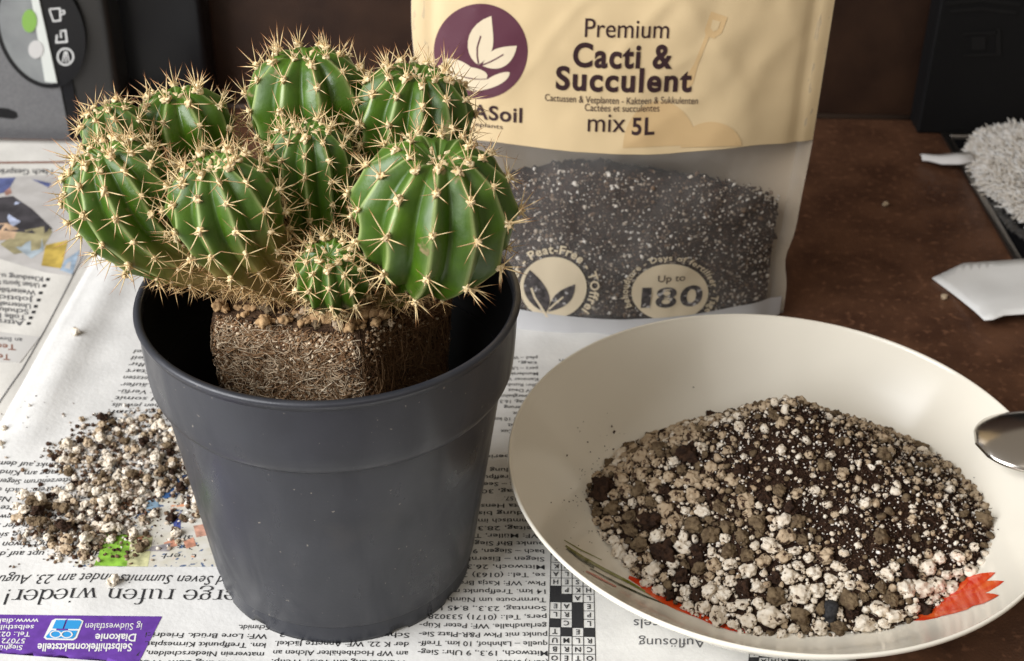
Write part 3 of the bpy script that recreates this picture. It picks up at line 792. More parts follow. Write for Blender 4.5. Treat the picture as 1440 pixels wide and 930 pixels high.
# ------------------------------------------------------------------ plate
CX, CY, PR, PZ = 9.745, 40.97, 9.79, 4.04
plate = thing('soup_plate', 'cream porcelain soup plate with a red painted flower, holding potting mix', 'plate', (CX, CY, 0))
IN = [(0, .62), (3, .62), (5.2, .64), (6.0, .76), (6.7, 1.10), (7.4, 1.66), (8.0, 2.24), (8.6, 2.86), (9.1, 3.38), (9.45, 3.74), (9.65, 3.94)]
def smooth_prof(prof, n):
    out = []
    for i in range(len(prof) - 1):
        p0 = prof[max(0, i - 1)]; p1 = prof[i]; p2 = prof[i + 1]; p3 = prof[min(len(prof) - 1, i + 2)]
        for k in range(n):
            t = k / n
            out.append(tuple(0.5 * ((2 * p1[j]) + (-p0[j] + p2[j]) * t + (2 * p0[j] - 5 * p1[j] + 4 * p2[j] - p3[j]) * t * t + (-p0[j] + 3 * p1[j] - 3 * p2[j] + p3[j]) * t ** 3) for j in (0, 1)))
    out.append(prof[-1]); return out
INS = smooth_prof(IN, 4)
def zin(r):
    for i in range(len(INS) - 1):
        if INS[i][0] <= r <= INS[i + 1][0]:
            t = (r - INS[i][0]) / (INS[i + 1][0] - INS[i][0] + 1e-9); return lerp(INS[i][1], INS[i + 1][1], t)
    return INS[-1][1] if r > 1 else INS[0][1]
inner = [(max(r, 0.01), z) for r, z in INS] + [(9.70, 4.00)]
lip = [(9.70, 4.00), (9.74, 4.035), (9.79, 4.03), (9.825, 3.98), (9.82, 3.92), (9.78, 3.84)]
outer = smooth_prof([(9.78, 3.86), (9.45, 3.52), (8.95, 2.98), (8.2, 2.20), (7.4, 1.40), (6.8, .92), (6.2, .55), (5.6, .42)], 3) + [(5.5, .36), (5.45, .18), (5.2, .17), (5.15, .40), (0.01, .42)]
v, f = lathe(inner, CX, CY, 192); obj('bowl', v, f, M_china, plate)
v, f = lathe(lip, CX, CY, 192); obj('rim', v, f, M_china, plate)
v, f = lathe(outer, CX, CY, 192); obj('underside', v, f, M_china, plate)
def plate_hit(u, v, lift=0.012):
    lo, hi = 0.5, 4.1
    z = 2.0
    for _ in range(40):
        p = on_z(u, v, z); r = math.hypot(p.x - CX, p.y - CY)
        z = lerp(z, zin(min(r, 9.65)), 0.35)
    r = math.hypot(p.x - CX, p.y - CY)
    e = 0.02; sl = (zin(r + e) - zin(max(0, r - e))) / (2 * e)
    n = Vector((-(p.x - CX) / max(r, .01) * sl, -(p.y - CY) / max(r, .01) * sl, 1)).normalized()
    return Vector((p.x, p.y, zin(r))) + n * lift
def mp1(u, v): return plate_hit(u, v, .012)
def mp2(u, v): return plate_hit(u, v, .020)
def mp3(u, v): return plate_hit(u, v, .028)
def petal(base, tip, w, mapper, mat_):
    bx, by = base; tx, ty = tip; dx, dy = tx - bx, ty - by; L = math.hypot(dx, dy); nx_, ny_ = -dy / L, dx / L
    pr = [(0, .25), (.15, .55), (.35, .9), (.6, 1), (.8, .75), (.93, .35), (1, .02)]
    jag = random.Random(int(tx * 7 + ty))
    l = [(bx + dx * t + nx_ * w * k * jag.uniform(.9, 1.1), by + dy * t + ny_ * w * k * jag.uniform(.9, 1.1)) for t, k in pr]
    r = [(bx + dx * t - nx_ * w * k, by + dy * t - ny_ * w * k) for t, k in pr]
    return px_patch('painted_petal', l + r[::-1], mapper, mat_, plate, maxlen=12)
for k, (b, t, w, m_) in enumerate((((1272, 872), (1345, 855), 8, M_petal), ((1280, 868), (1378, 846), 10, M_petal2), ((1290, 858), (1405, 838), 10, M_petal), ((1300, 850), (1412, 818), 10, M_petal2), ((1310, 842), (1400, 806), 9, M_petal), ((1320, 832), (1362, 818), 9, M_petal2))):
    petal(b, t, w, (mp1, mp2, mp3)[k % 3], m_)
for k, (b, t, w, m_) in enumerate((((884, 812), (1012, 876), 9, M_petal), ((900, 828), (990, 870), 6, M_petal2), ((925, 838), (1052, 892), 8, M_petal))):
    petal(b, t, w, (mp1, mp2, mp3)[k % 3], m_)
def stroke(pts, w, mapper, mat_):
    l, r = [], []
    n = len(pts)
    for i, p in enumerate(pts):
        a, b = pts[max(0, i - 1)], pts[min(n - 1, i + 1)]; dx, dy = b[0] - a[0], b[1] - a[1]; L = math.hypot(dx, dy)
        ww = w * (math.sin(math.pi * (i + .4) / (n - .2)) ** .6)
        l.append((p[0] - dy / L * ww, p[1] + dx / L * ww)); r.append((p[0] + dy / L * ww, p[1] - dx / L * ww))
    return px_patch('painted_stalk', l + r[::-1], mapper, mat_, plate, maxlen=14)
stroke([(795, 768), (820, 785), (850, 802), (885, 820), (930, 846)], 2.2, mp2, M_green_glaze)
stroke([(797, 772), (815, 786), (835, 799)], 1.7, mp3, M_dkgreen_glaze)
stroke([(830, 800), (870, 822), (905, 838), (935, 850)], 1.5, mp1, M_dkgreen_glaze)
stroke([(793, 760), (815, 773), (846, 788)], 0.9, mp1, M_green_glaze)
stroke([(824, 804), (840, 812), (866, 826)], 1.5, mp2, M_petal)

# heap of mix in the plate
front = [(828, 692), (838, 735), (878, 792), (930, 838), (985, 868), (1040, 888), (1110, 893), (1180, 890), (1240, 886), (1292, 868), (1340, 828), (1380, 790), (1395, 745)]
foot = [plate_hit(u, v, 0) for u, v in front] + [Vector((x, y, zin(math.hypot(x - CX, y - CY)))) for x, y in ((16.0, 45.0), (14.0, 46.6), (11.5, 47.4), (8.8, 47.3), (6.3, 46.4), (4.6, 45.0))]
HC = Vector((10.2, 42.3)); HPEAK = 5.45
angs = sorted([(math.atan2(p.y - HC.y, p.x - HC.x), (p.xy - HC).length, p.z) for p in foot])
def foot_at(a):
    n = len(angs)
    for i in range(n):
        a0, r0, q0 = angs[i]; a1, r1, q1 = angs[(i + 1) % n]
        if i == n - 1: a1 += 2 * math.pi
        aa = a if a >= angs[0][0] else a + 2 * math.pi
        if a0 <= aa <= a1:
            t = (aa - a0) / (a1 - a0 + 1e-9); return lerp(r0, r1, t), lerp(q0, q1, t)
    return angs[0][1], angs[0][2]
def heap_z(x, y):
    d = Vector((x - HC.x, y - HC.y)); rr, zb = foot_at(math.atan2(d.y, d.x)); rho = d.length / rr
    if rho >= 1: return zb, rho
    prof = (1 - rho ** 1.12) ** 1.0
    return zb + (HPEAK - zb) * prof + 0.22 * nz(x * .45, y * .45, 9) * (1 - rho), rho
heap = thing('potting_mix_heap', 'heap of white perlite, brown pumice and dark peat in the plate', 'potting mix', (CX, CY, 0.62))
mb = MB()
NR, NA = 46, 150
for i in range(NR + 1):
    for j in range(NA):
        a = -math.pi + 2 * math.pi * j / NA; rr, zb = foot_at(a); rho = i / NR
        x, y = HC.x + math.cos(a) * rr * rho, HC.y + math.sin(a) * rr * rho
        z, _ = heap_z(x, y)
        mb.v.append((x, y, z - 0.10 + 0.05 * nz(x * 6, y * 6)))
for i in range(NR):
    for j in range(NA):
        k = (j + 1) % NA
        mb.f.append((i * NA + j, i * NA + k, (i + 1) * NA + k, (i + 1) * NA + j)); mb.mi.append(0)
mb.build('mound', M_peat, heap)
DARK = [(955, 605), (1000, 560), (1120, 520), (1235, 545), (1345, 630), (1400, 700), (1420, 765), (1340, 805), (1270, 815), (1205, 840), (1145, 800), (1115, 745), (1075, 705), (1030, 680), (980, 655)]
rng = random.Random(5); pk = Packer(.6)
# named clumps first
def surf(u, v):
    p = on_z(u, v, 2)
    for _ in range(30):
        z, rho = heap_z(p.x, p.y); p = on_z(u, v, lerp(p.z, z, .4))
    return p
for (u, v, r, lst) in ((846, 690, .52, G_peat), (862, 718, .34, G_brown), (968, 640, .40, G_peat), (930, 632, .32, G_brown), (1292, 630, .30, G_brown), (1121, 566, .33, G_brown), (1383, 733, .34, G_brown), (900, 690, .33, G_brown), (1000, 755, .36, G_brown), (975, 740, .36, G_brown), (915, 735, .36, G_peat), (935, 778, .42, G_peat), (1090, 840, .36, G_brown), (1125, 868, .34, G_brown), (1193, 845, .32, G_brown), (1065, 735, .3, G_brown), (1095, 690, .28, G_brown), (1240, 640, .3, G_brown), (1160, 655, .25, G_brown), (1240, 755, .3, G_brown), (1010, 870, .38, G_white), (1082, 870, .42, G_white), (1298, 830, .34, G_white), (1365, 805, .30, G_white), (1258, 868, .34, G_white), (1215, 880, .32, G_white)):
    p = surf(u, v); p.z += r * .15
    pk.put(p, r); inst('granule', rng.choice(lst), p, r, rng, heap)
cnt = 0
for stage, (rlo, rhi, limit) in enumerate(((.25, .35, 90), (.18, .25, 183))):
    n = 0; tries = 0
    while n < limit and tries < 12000:
        tries += 1
        a = rng.uniform(-math.pi, math.pi); rr, zb = foot_at(a); rho = math.sqrt(rng.random()) * 1.0
        x, y = HC.x + math.cos(a) * rr * rho, HC.y + math.sin(a) * rr * rho
        z, _ = heap_z(x, y); u, v = to_px((x, y, z))
        if y > 46.2: continue
        dk = soft_inside(DARK, u, v, 26)
        if rng.random() < dk * (.99 if stage == 0 else .97): continue
        r = rng.uniform(rlo, rhi)
        p = Vector((x, y, z + r * .12))
        if not pk.ok(p, r, .86): continue
        pk.put(p, r); n += 1
        fr = clamp((v - 690) / 160) ; q = rng.random()
        if q < .15 - .05 * fr: me = rng.choice(G_brown)
        elif q < .24: me = rng.choice(G_peat)
        elif q < .24 + .62 * (1 - fr) : me = rng.choice(G_dusty)
        else: me = rng.choice(G_white)
        inst('granule', me, p, r, rng, heap)
mbw = [MB(), MB(), MB()]
for stage, (rlo, rhi, tries) in enumerate(((.125, .20, 12000), (.06, .12, 12000))):
    for _ in range(tries):
        a = rng.uniform(-math.pi, math.pi); rr, zb = foot_at(a); rho = math.sqrt(rng.random()) * 1.01
        x, y = HC.x + math.cos(a) * rr * rho, HC.y + math.sin(a) * rr * rho
        z, _ = heap_z(x, y); u, v = to_px((x, y, z))
        if y > 46.5: continue
        dk = soft_inside(DARK, u, v, 26)
        if rng.random() < dk * (.955 if stage == 0 else .84): continue
        r = rng.uniform(rlo, rhi); p = Vector((x, y, z + rng.uniform(-.02, .12)))
        if not pk.ok(p, r, .86): continue
        pk.put(p, r)
        q = rng.random(); fr = clamp((v - 690) / 160)
        k = 0 if q < .35 + .35 * fr else 1 if q < .80 else 2
        add_small(mbw[k], p, r, rng, 0.5)
for k, m_ in enumerate((M_perlite, M_perlite_d, M_pumice)):
    stuff(mbw[k].build('fine_granules', m_, heap))
mb = MB()
for _ in range(34000):
    a = rng.uniform(-math.pi, math.pi); rr, zb = foot_at(a); rho = math.sqrt(rng.random()) * 1.02
    x, y = HC.x + math.cos(a) * rr * rho, HC.y + math.sin(a) * rr * rho
    z, _ = heap_z(x, y)
    if y > 46.8: continue
    u, v = to_px((x, y, z)); dk = soft_inside(DARK, u, v, 22)
    if rng.random() > .45 + .55 * dk: continue
    r = rng.uniform(.012, .045); t = rng.random()
    tint = rng.uniform(0, .5) if t < .74 else rng.uniform(.55, .7) if t < .86 else rng.uniform(.78, 1)
    if tint > .75: r *= rng.choice([.9, 1, 1.3, 1.7])
    add_small(mb, (x, y, z - .06 + rng.uniform(0, .13 + .10 * (1 - dk))), r, rng, tint, rng.choice(TINY))
for _ in range(900):      # fibres in the peat
    u, v = rng.uniform(1000, 1390), rng.uniform(570, 830)
    if soft_inside(DARK, u, v, 10) < .6: continue
    p = surf(u, v); a = rng.uniform(0, 6.28); L = rng.uniform(.12, .45)
    d = Vector((math.cos(a), math.sin(a), rng.uniform(-.1, .5))) * L
    vv, ff = tube([p, p + d * .5 + Vector((0, 0, rng.uniform(0, .06))), p + d], .012, 3); mb.add(vv, ff, 0, rng.uniform(.1, .6))
for (u, v, r) in ((863, 608, .07), (860, 600, .05), (830, 636, .03), (797, 641, .045), (850, 628, .035), (826, 622, .03), (862, 632, .04), (800, 706, .03), (793, 704, .025), (1380, 697, .05), (1382, 695, .03), (1370, 672, .02), (815, 660, .02), (842, 645, .025), (812, 700, .02), (1404, 745, .03), (975, 545, .03), (832, 660, .025), (822, 668, .02)):
    add_small(mb, plate_hit(u, v, r * .5), r, rng, rng.uniform(.05, .4), rng.choice(TINY))
for _ in range(120):
    u, v = rng.gauss(835, 28), rng.gauss(700, 50)
    if u < 750: continue
    r = rng.uniform(.008, .025); add_small(mb, plate_hit(u, v, r * .5), r, rng, rng.uniform(0, .4), rng.choice(TINY))
stuff(mb.build('peat_crumbs', M_crumb, heap))
# dark fertiliser pellet standing at the front of the heap
p = surf(1168, 866)
v, f = tube([p + Vector((-.05, -.1, -.45)), p + Vector((-.04, -.08, -.40)), p + Vector((.0, .1, .45)), p + Vector((.01, .12, .52))], [.20, .26, .25, .17], 14)
obj('pellet', v, f, M_pellet, heap)

# ------------------------------------------------------------------ spoon lying across the rim
spoon = thing('spoon', 'steel spoon lying across the right rim of the plate', 'spoon', (19.5, 41.8, 4.1))
def spoon_geo(name, parent):
    tip = on_z(1372, 622, 4.12); ax = Vector((1.0, 0.055, -0.008)).normalized()
    side = Vector((-0.055, 1.0, 0)).normalized(); up = ax.cross(side)
    if up.z < 0: up = -up
    L, Wd, Dp = 5.6, 1.95, 0.85
    mb = MB(); n, m = 30, 24
    for layer, off in ((0, 0.0), (1, -0.09)):
        for i in range(n + 1):
            t = i / n; xx = t * L
            w = Wd * (math.sin(math.pi * t ** 0.80) ** 0.58) * (1 - .10 * t) if 0 < t < 1 else 0.0
            w = max(w, 0.02) if t < .5 else max(w, 0.38)
            for j in range(m + 1):
                s = j / m * 2 - 1
                d = Dp * (1 - abs(s) ** 2.2) * (math.sin(math.pi * clamp(t)) ** .7 if 0 < t < 1 else 0)
                q = tip + ax * xx + side * (s * w) + up * (d + off)
                mb.v.append(tuple(q))
    N = (n + 1) * (m + 1)
    for i in range(n):
        for j in range(m):
            a = i * (m + 1) + j
            mb.f.append((a, a + m + 1, a + m + 2, a + 1)); mb.f.append((N + a, N + a + 1, N + a + m + 2, N + a + m + 1))
    ring = [j for j in range(m + 1)] + [i * (m + 1) + m for i in range(1, n + 1)] + [n * (m + 1) + j for j in range(m - 1, -1, -1)] + [i * (m + 1) for i in range(n - 1, 0, -1)]
    for k in range(len(ring)):
        a, b = ring[k], ring[(k + 1) % len(ring)]; mb.f.append((a, b, N + b, N + a))
    mb.mi = [0] * len(mb.f)
    mb.build('bowl', M_steel, parent)
    e = tip + ax * (L - .05)
    pts = [e + ax * d + up * z for d, z in ((0, .02), (.6, -.02), (1.6, -.10), (4, -.12), (8, .02), (11, .12), (12.2, .1))]
    wd = [.38, .30, .26, .30, .45, .62, .35]
    mb = MB()
    for p, w in zip(pts, wd):
        mb.v += [tuple(p + side * w + up * .03), tuple(p + up * .09), tuple(p - side * w + up * .03), tuple(p - side * w - up * .06), tuple(p - up * .09), tuple(p + side * w - up * .06)]
    for i in range(len(pts) - 1):
        for k in range(6): mb.f.append((i * 6 + k, i * 6 + (k + 1) % 6, i * 6 + 6 + (k + 1) % 6, i * 6 + 6 + k))
    mb.f += [(5, 4, 3, 2, 1, 0), tuple((len(pts) - 1) * 6 + k for k in range(6))]
    mb.mi = [0] * len(mb.f)
    mb.build('handle', M_steel, parent)
spoon_geo('spoon', spoon)

# ------------------------------------------------------------------ bag of cactus soil
bag = thing('substrate_bag', 'standing clear pouch with kraft coloured label, half full of cactus soil', 'bag', (4.3, 57.5, 0))
BH = 24.0
def b_side(z): return 57.3 + 0.055 * z
def b_l(z): return -4.15 - 0.02 * z + 0.10 * math.sin(z * .8)
def b_r(z): return 12.85 + 0.028 * z - 0.28 * math.exp(-((z - 2.9) / 1.0) ** 2) + 0.12 * sstep(5, 9, z)
def b_front(z): return lerp(2.05, 2.45, sstep(0, 4, z)) - 0.95 * sstep(6, 12, z)
def b_s(x, z):
    l, r = b_l(z), b_r(z); return clamp((x - (l + r) / 2) / ((r - l) / 2), -1, 1)
def bag_y(x, z):
    s = b_s(x, z)
    wr = 0.10 * nz(x * .35 + z * .12, z * .10, 4) * sstep(0, 3, z) + 0.07 * nz((x - z * .35) * .9, z * .25, 8) * sstep(3, 9, x)
    wr += 0.30 * max(0, .22 - abs(nz(x * .22 + z * .16, z * .10 - x * .05, 3))) * sstep(2.5, 7, x) + 0.22 * max(0, .2 - abs(nz(x * .3 - z * .25, z * .15, 12))) * sstep(4, 9, z)
    wr += .05 * nz(x * 1.3, z * 1.1, 2) * sstep(.80, .92, abs(s)) + .03 * nz(x * 1.1, z * 1.1, 5)
    seal = 0.12 * math.exp(-((abs(s) - .90) / .03) ** 2)
    return b_side(z) - b_front(z) * (1 - abs(s) ** 2.4) - (wr + 0.05) * (1 - s ** 4) + seal
def bag_px(u, v, lift=0.0):
    y = 55.5
    for _ in range(8):
        p = on_y(u, v, y); y = lerp(y, bag_y(p.x, p.z), .8)
    p = on_y(u, v, y); p.y = bag_y(p.x, p.z) - lift
    return p
def grid_surface(name, fn, nx, nz_, mat_, parent, thick=0.0, axis=1):
    v, f = [], []
    for j in range(nz_ + 1):
        for i in range(nx + 1): v.append(fn(i / nx, j / nz_))
    for j in range(nz_):
        for i in range(nx):
            a = j * (nx + 1) + i; f.append((a, a + 1, a + nx + 2, a + nx + 1))
    if thick:
        n = len(v)
        v += [(p[0], p[1] + thick, p[2]) for p in v]
        f += [tuple(n + i for i in q[::-1]) for q in f[:nx * nz_]]
        ring = [i for i in range(nx + 1)] + [j * (nx + 1) + nx for j in range(1, nz_ + 1)] + [nz_ * (nx + 1) + i for i in range(nx - 1, -1, -1)] + [j * (nx + 1) for j in range(nz_ - 1, 0, -1)]
        for k in range(len(ring)):
            a, b = ring[k], ring[(k + 1) % len(ring)]; f.append((a, n + a, n + b, b))
    return obj(name, v, f, mat_, parent, True)
def film_front(s, t):
    z = lerp(0.05, BH, t); x = lerp(b_l(z), b_r(z), s); return (x, bag_y(x, z), z)
grid_surface('front_film', film_front, 90, 120, M_film, bag)
def back_fn(s, t):
    z = lerp(0.05, BH, t); x = lerp(b_l(z), b_r(z), s); q = b_s(x, z)
    return (x, b_side(z) + 0.02 + lerp(2.3, .35, sstep(2, 13, z)) * (1 - abs(q) ** 2.4), z)
grid_surface('back_panel', back_fn, 40, 60, M_backpanel, bag)
def bottom_fn(s, t):
    z = 0.05; x = lerp(b_l(z), b_r(z), s); a = film_front(s, 0); b = back_fn(s, 0); return (x, lerp(a[1], b[1], t), 0.05 + .12 * math.sin(math.pi * t))
grid_surface('bottom_gusset', bottom_fn, 40, 8, M_film, bag)
# bottom hem of film in front of the soil
def hem_fn(s, t):
    z = lerp(0.06, 1.0 + .12 * math.sin(s * 9), t); x = lerp(b_l(z) + .2, b_r(z) - .2, s); return (x, bag_y(x, z) - 0.05 - .25 * (1 - t) ** 2 * (1 - abs(2 * s - 1) ** 4), z)
M_hem = mat('milky_film', (0.50, 0.50, 0.51), 0.4, 0.5, bump=.3, bump_scale=60)
grid_surface('bottom_seam', hem_fn, 60, 6, M_hem, bag)
# printed label, from its wavy lower edge to the top
def table(pts):
    q = [bag_px(u, v) for u, v in pts]; q = [(p.x, p.z) for p in q]
    def fn(x):
        if x <= q[0][0]: return q[0][1]
        for (a, za), (b, zb) in zip(q, q[1:]):
            if x <= b:
                t = (x - a) / (b - a); return lerp(za, zb, t * t * (3 - 2 * t) * .4 + t * .6)
        return q[-1][1]
    return fn
label_edge = table([(640, 192), (700, 200), (760, 208), (820, 214), (880, 217), (940, 216), (1000, 211), (1060, 204), (1140, 197)])
def label_fn(s, t):
    zt = lerp(0, 1, t)
    x_ = lerp(b_l(10), b_r(10), s); z = lerp(label_edge(x_), BH, zt); x = lerp(b_l(z) + .02, b_r(z) - .02, s)
    return (x, bag_y(x, z) - 0.02, z)
grid_surface('label', label_fn, 90, 80, M_label, bag)
# side seals
for side in (0, 1):
    def seal_fn(s, t):
        z = lerp(0.05, BH, t); w = 0.75
        x = (b_r(z) - w + w * s) if side else (b_l(z) + w * s)
        return (x, bag_y(x, z) - 0.012 + .02 * nz(z * 2, s * 3), z)
    grid_surface('side_seal', seal_fn, 8, 120, M_film, bag)
LB = [lambda u, v: bag_px(u, v, .035), lambda u, v: bag_px(u, v, .048), lambda u, v: bag_px(u, v, .061)]
px_patch('printed_emblem', ellipse_px(676, 72, 66, 67, 64), LB[0], M_maroon, bag, maxlen=14)
def bez(p0, p1, p2, p3, n=10):
    out = []
    for i in range(n):
        t = i / n
        out.append(tuple((1 - t) ** 3 * p0[j] + 3 * t * (1 - t) ** 2 * p1[j] + 3 * t * t * (1 - t) * p2[j] + t ** 3 * p3[j] for j in (0, 1)))
    return out
leaf1 = bez((673, 91), (652, 80), (648, 36), (691, 22)) + bez((691, 22), (694, 60), (700, 72), (673, 91))
leaf2 = bez((678, 92), (686, 74), (690, 65), (727, 64)) + bez((727, 64), (722, 90), (704, 104), (678, 92))
hand1 = bez((626, 82), (640, 82), (650, 84), (662, 94)) + bez((662, 94), (676, 96), (690, 102), (684, 110)) + bez((684, 110), (670, 112), (655, 108), (640, 104)) + bez((640, 104), (632, 100), (622, 96), (618, 92))
hand2 = bez((626, 100), (650, 108), (662, 114), (686, 111)) + bez((686, 111), (695, 104), (714, 98), (717, 102)) + bez((717, 102), (716, 116), (690, 126), (668, 128)) + bez((668, 128), (650, 126), (640, 118), (622, 106))
for nm, poly in (('emblem_leaf', leaf1), ('emblem_leaf', leaf2), ('emblem_hand', hand1), ('emblem_hand', hand2)):
    px_patch(nm, poly, LB[1], M_cream, bag, maxlen=14)
def hill_map(k):
    def m_(u, v):
        p = bag_px(u, v)
        z = max(p.z, label_edge(p.x) + .03); return Vector((p.x, bag_y(p.x, z) - .035 - .013 * k, z))
    return m_
def bag_stroke(name, pts, w, mat_, mapper):
    l, r = [], []; n = len(pts)
    for i, p in enumerate(pts):
        a, b = pts[max(0, i - 1)], pts[min(n - 1, i + 1)]; dx, dy = b[0] - a[0], b[1] - a[1]; L = math.hypot(dx, dy)
        l.append((p[0] - dy / L * w, p[1] + dx / L * w)); r.append((p[0] + dy / L * w, p[1] - dx / L * w))
    return px_patch(name, l + r[::-1], mapper, mat_, bag, maxlen=14)
bag_stroke('emblem_vein', [(676, 50), (671, 66), (671, 78), (673, 90)], 1.0, M_maroon, LB[2])
bag_stroke('emblem_vein', [(708, 76), (698, 82), (688, 87), (678, 91)], .9, M_maroon, LB[2])
def text_bag(body, x0, x1, vbase, vtop, mat_, bold=0.0, k=1, um=None, name='printed_lettering'):
    """lettering between photo columns x0..x1, straight on the label, baseline height from the middle of the word"""
    um = um if um is not None else (x0 + x1) / 2
    A, B_ = bag_px(x0, vbase), bag_px(x1, vbase); zb = bag_px(um, vbase).z; zt = bag_px(um, vtop).z
    v, f, bb = text_geo(body, bold, 0, 1.0 + bold * 4, 5)
    out = []
    for (a, b) in v:
        t = (a - bb[0]) / (bb[2] - bb[0]); x = lerp(A.x, B_.x, t); z = zb + (zt - zb) * b / 0.70
        out.append((x, bag_y(x, z) - .035 - .013 * k, z))
    return obj(name, out, f, mat_, bag, False)
text_bag('Premium', 822, 940, 53, 26, M_dktext, 0.0)
text_bag('Cacti &', 805, 945, 95, 62, M_dktext, 0.03)
text_bag('Succulent', 781, 972, 128, 96, M_dktext, 0.03)
text_bag('Cactussen & Vetplanten - Kakteen & Sukkulenten', 766, 981, 146, 136, M_dktext, 0.0)
text_bag('Cactées et succulentes', 822, 927, 156.5, 147, M_dktext, 0.0)
text_bag('mix', 826, 879, 185, 158, M_dktext, 0.0)
text_bag('5L', 888, 920, 189, 165, M_dktext, 0.025)
text_bag('ASoil', 664, 734, 169, 149, M_dktext, 0.022)
text_bag('eplants', 668, 707, 179, 173, M_dktext, 0.0)
# tan shovel and round shapes printed on the label
sh = [(1000, 16), (1023, 24), (1015, 46), (1004, 54), (997, 52), (981, 92), (974, 118), (966, 124), (958, 118), (976, 90), (992, 50), (991, 42)]
px_patch('printed_shovel', sh, LB[0], M_label_dark, bag, maxlen=14)
px_patch('shovel_grip', [(1002, 27), (1013, 30), (1009, 41), (1003, 44), (999, 39)], LB[1], M_label, bag, maxlen=14)
px_patch('printed_hill', [p for p in [(800, 208)] + [(862 + 62 * math.cos(math.radians(a)), 212 - 30 * math.sin(math.radians(a))) for a in range(180, -1, -8)]][1:], LB[0], M_label_dark, bag, maxlen=14) if False else None
px_patch('printed_hill', [(928 + 52 * math.cos(math.radians(a)), 208 - 66 * math.sin(math.radians(a))) for a in range(180, -1, -8)], hill_map(0), M_label_dark, bag, maxlen=12)
px_patch('printed_hill', [(1000 + 43 * math.cos(math.radians(a)), 207 - 36 * math.sin(math.radians(a))) for a in range(180, -1, -8)], hill_map(1), M_label_dark, bag, maxlen=12)
# round badges printed on the clear part
px_patch('leaf_badge', ellipse_px(778, 404, 47, 43, 64), LB[0], M_cream, bag, maxlen=14)
px_patch('badge_leaf', bez((767, 440), (736, 425), (728, 400), (745, 379)) + bez((745, 379), (768, 398), (782, 420), (767, 440)), LB[1], M_badge_dark, bag, maxlen=14)
px_patch('badge_leaf', bez((771, 438), (774, 412), (790, 406), (809, 399)) + bez((809, 399), (808, 424), (796, 432), (771, 438)), LB[1], M_badge_dark, bag, maxlen=14)
bag_stroke('badge_vein', [(747, 404), (752, 418), (760, 430), (770, 446)], 1.5, M_cream, LB[2])
bag_stroke('badge_vein', [(792, 417), (782, 425), (772, 434)], 1.2, M_cream, LB[2])
px_patch('days_badge', ellipse_px(942, 411, 54, 40, 64), LB[0], M_cream, bag, maxlen=14)
text_bag('Up to', 925, 963, 395.5, 386, M_dktext, 0.0, 1)
for ch_, xa, xb in (('1', 901, 914), ('8', 921, 950), ('0', 955, 986)): text_bag(ch_, xa, xb, 431, 404, M_badge_dark, 0.022, 1, 942, 'printed_number')
def ring_text(body, cu, cv, ru, rv, a0, a1, hgt, mat_, bold=0.0):
    v, f, bb = text_geo(body, bold, 0, 1.1, 2); out = []
    for (a, b) in v:
        t = (a - bb[0]) / (bb[2] - bb[0]); an = math.radians(lerp(a0, a1, t)); k = b / .7 * hgt
        out.append(bag_px(cu + (ru + k) * math.cos(an), cv - (rv + k * rv / ru) * math.sin(an), .045))
    return obj('printed_ring_lettering', out, f, mat_, bag, False)
ring_text('er - Peat-Free - TOffrei', 778, 404, 52, 48, 165, -40, 13, M_cream, 0.025)
ring_text('behoudture - Days of fertiliser - Tage', 942, 411, 59, 45, 205, -35, 10, M_cream, 0.02)

# soil inside the bag
fill = MB(); rng = random.Random(21)
fill_edge = table([(640, 262), (740, 257), (800, 247), (850, 250), (900, 258), (1000, 267), (1050, 272), (1110, 290)])
def fill_top(x): return fill_edge(x) + .15 * nz(x * 1.1, 5) + .2 * nz(x * 5, 8)
NX, NZ = 110, 50
def fy(x, z): return bag_y(x, z) + 0.16 + .05 * nz(x * 4, z * 4)
for j in range(NZ + 1):
    for i in range(NX + 1):
        s = i / NX; x = lerp(b_l(3) + .9, b_r(3) - .75, s); z = lerp(0.95, fill_top(x), j / NZ)
        fill.v.append((x, fy(x, z), z)); fill.c.append(rng.choice([.02, .05, .1, .2, .25, .4]))
for j in range(NZ):
    for i in range(NX):
        a = j * (NX + 1) + i; fill.f.append((a, a + 1, a + NX + 2, a + NX + 1)); fill.mi.append(0)
b0 = NZ * (NX + 1)
nb = len(fill.v)
for i in range(NX + 1):
    x, y, z = fill.v[b0 + i]; fill.v.append((x, b_side(6) + .8 * (1 - b_s(x, 6) ** 2), z - .6)); fill.c.append(.1)
for i in range(NX): fill.f.append((b0 + i, b0 + i + 1, nb + i + 1, nb + i)); fill.mi.append(0)
for _ in range(11000):
    x = rng.uniform(b_l(3) + .9, b_r(3) - .75); z = rng.uniform(.95, fill_top(x) + .1)
    if rng.random() < .06: z = fill_top(x) + abs(rng.gauss(0, .22))
    r = rng.choice([.02, .025, .03, .03, .035, .04, .045, .05, .06, .08]) * rng.choice([1, 1, 1, 1, 1, 1.5, 1.9]); t = rng.random()
    tint = rng.uniform(0, .45) if t < .55 else rng.uniform(.52, .72) if t < .84 else rng.uniform(.72, 1)
    add_small(fill, (x, fy(x, z) - .03 + r * .3, z), r, rng, tint, rng.choice(TINY))
o = stuff(fill.build('bag_filling', M_crumb, None))
tag(o, 'dark cactus soil with white grains filling the lower half of the pouch', 'soil')

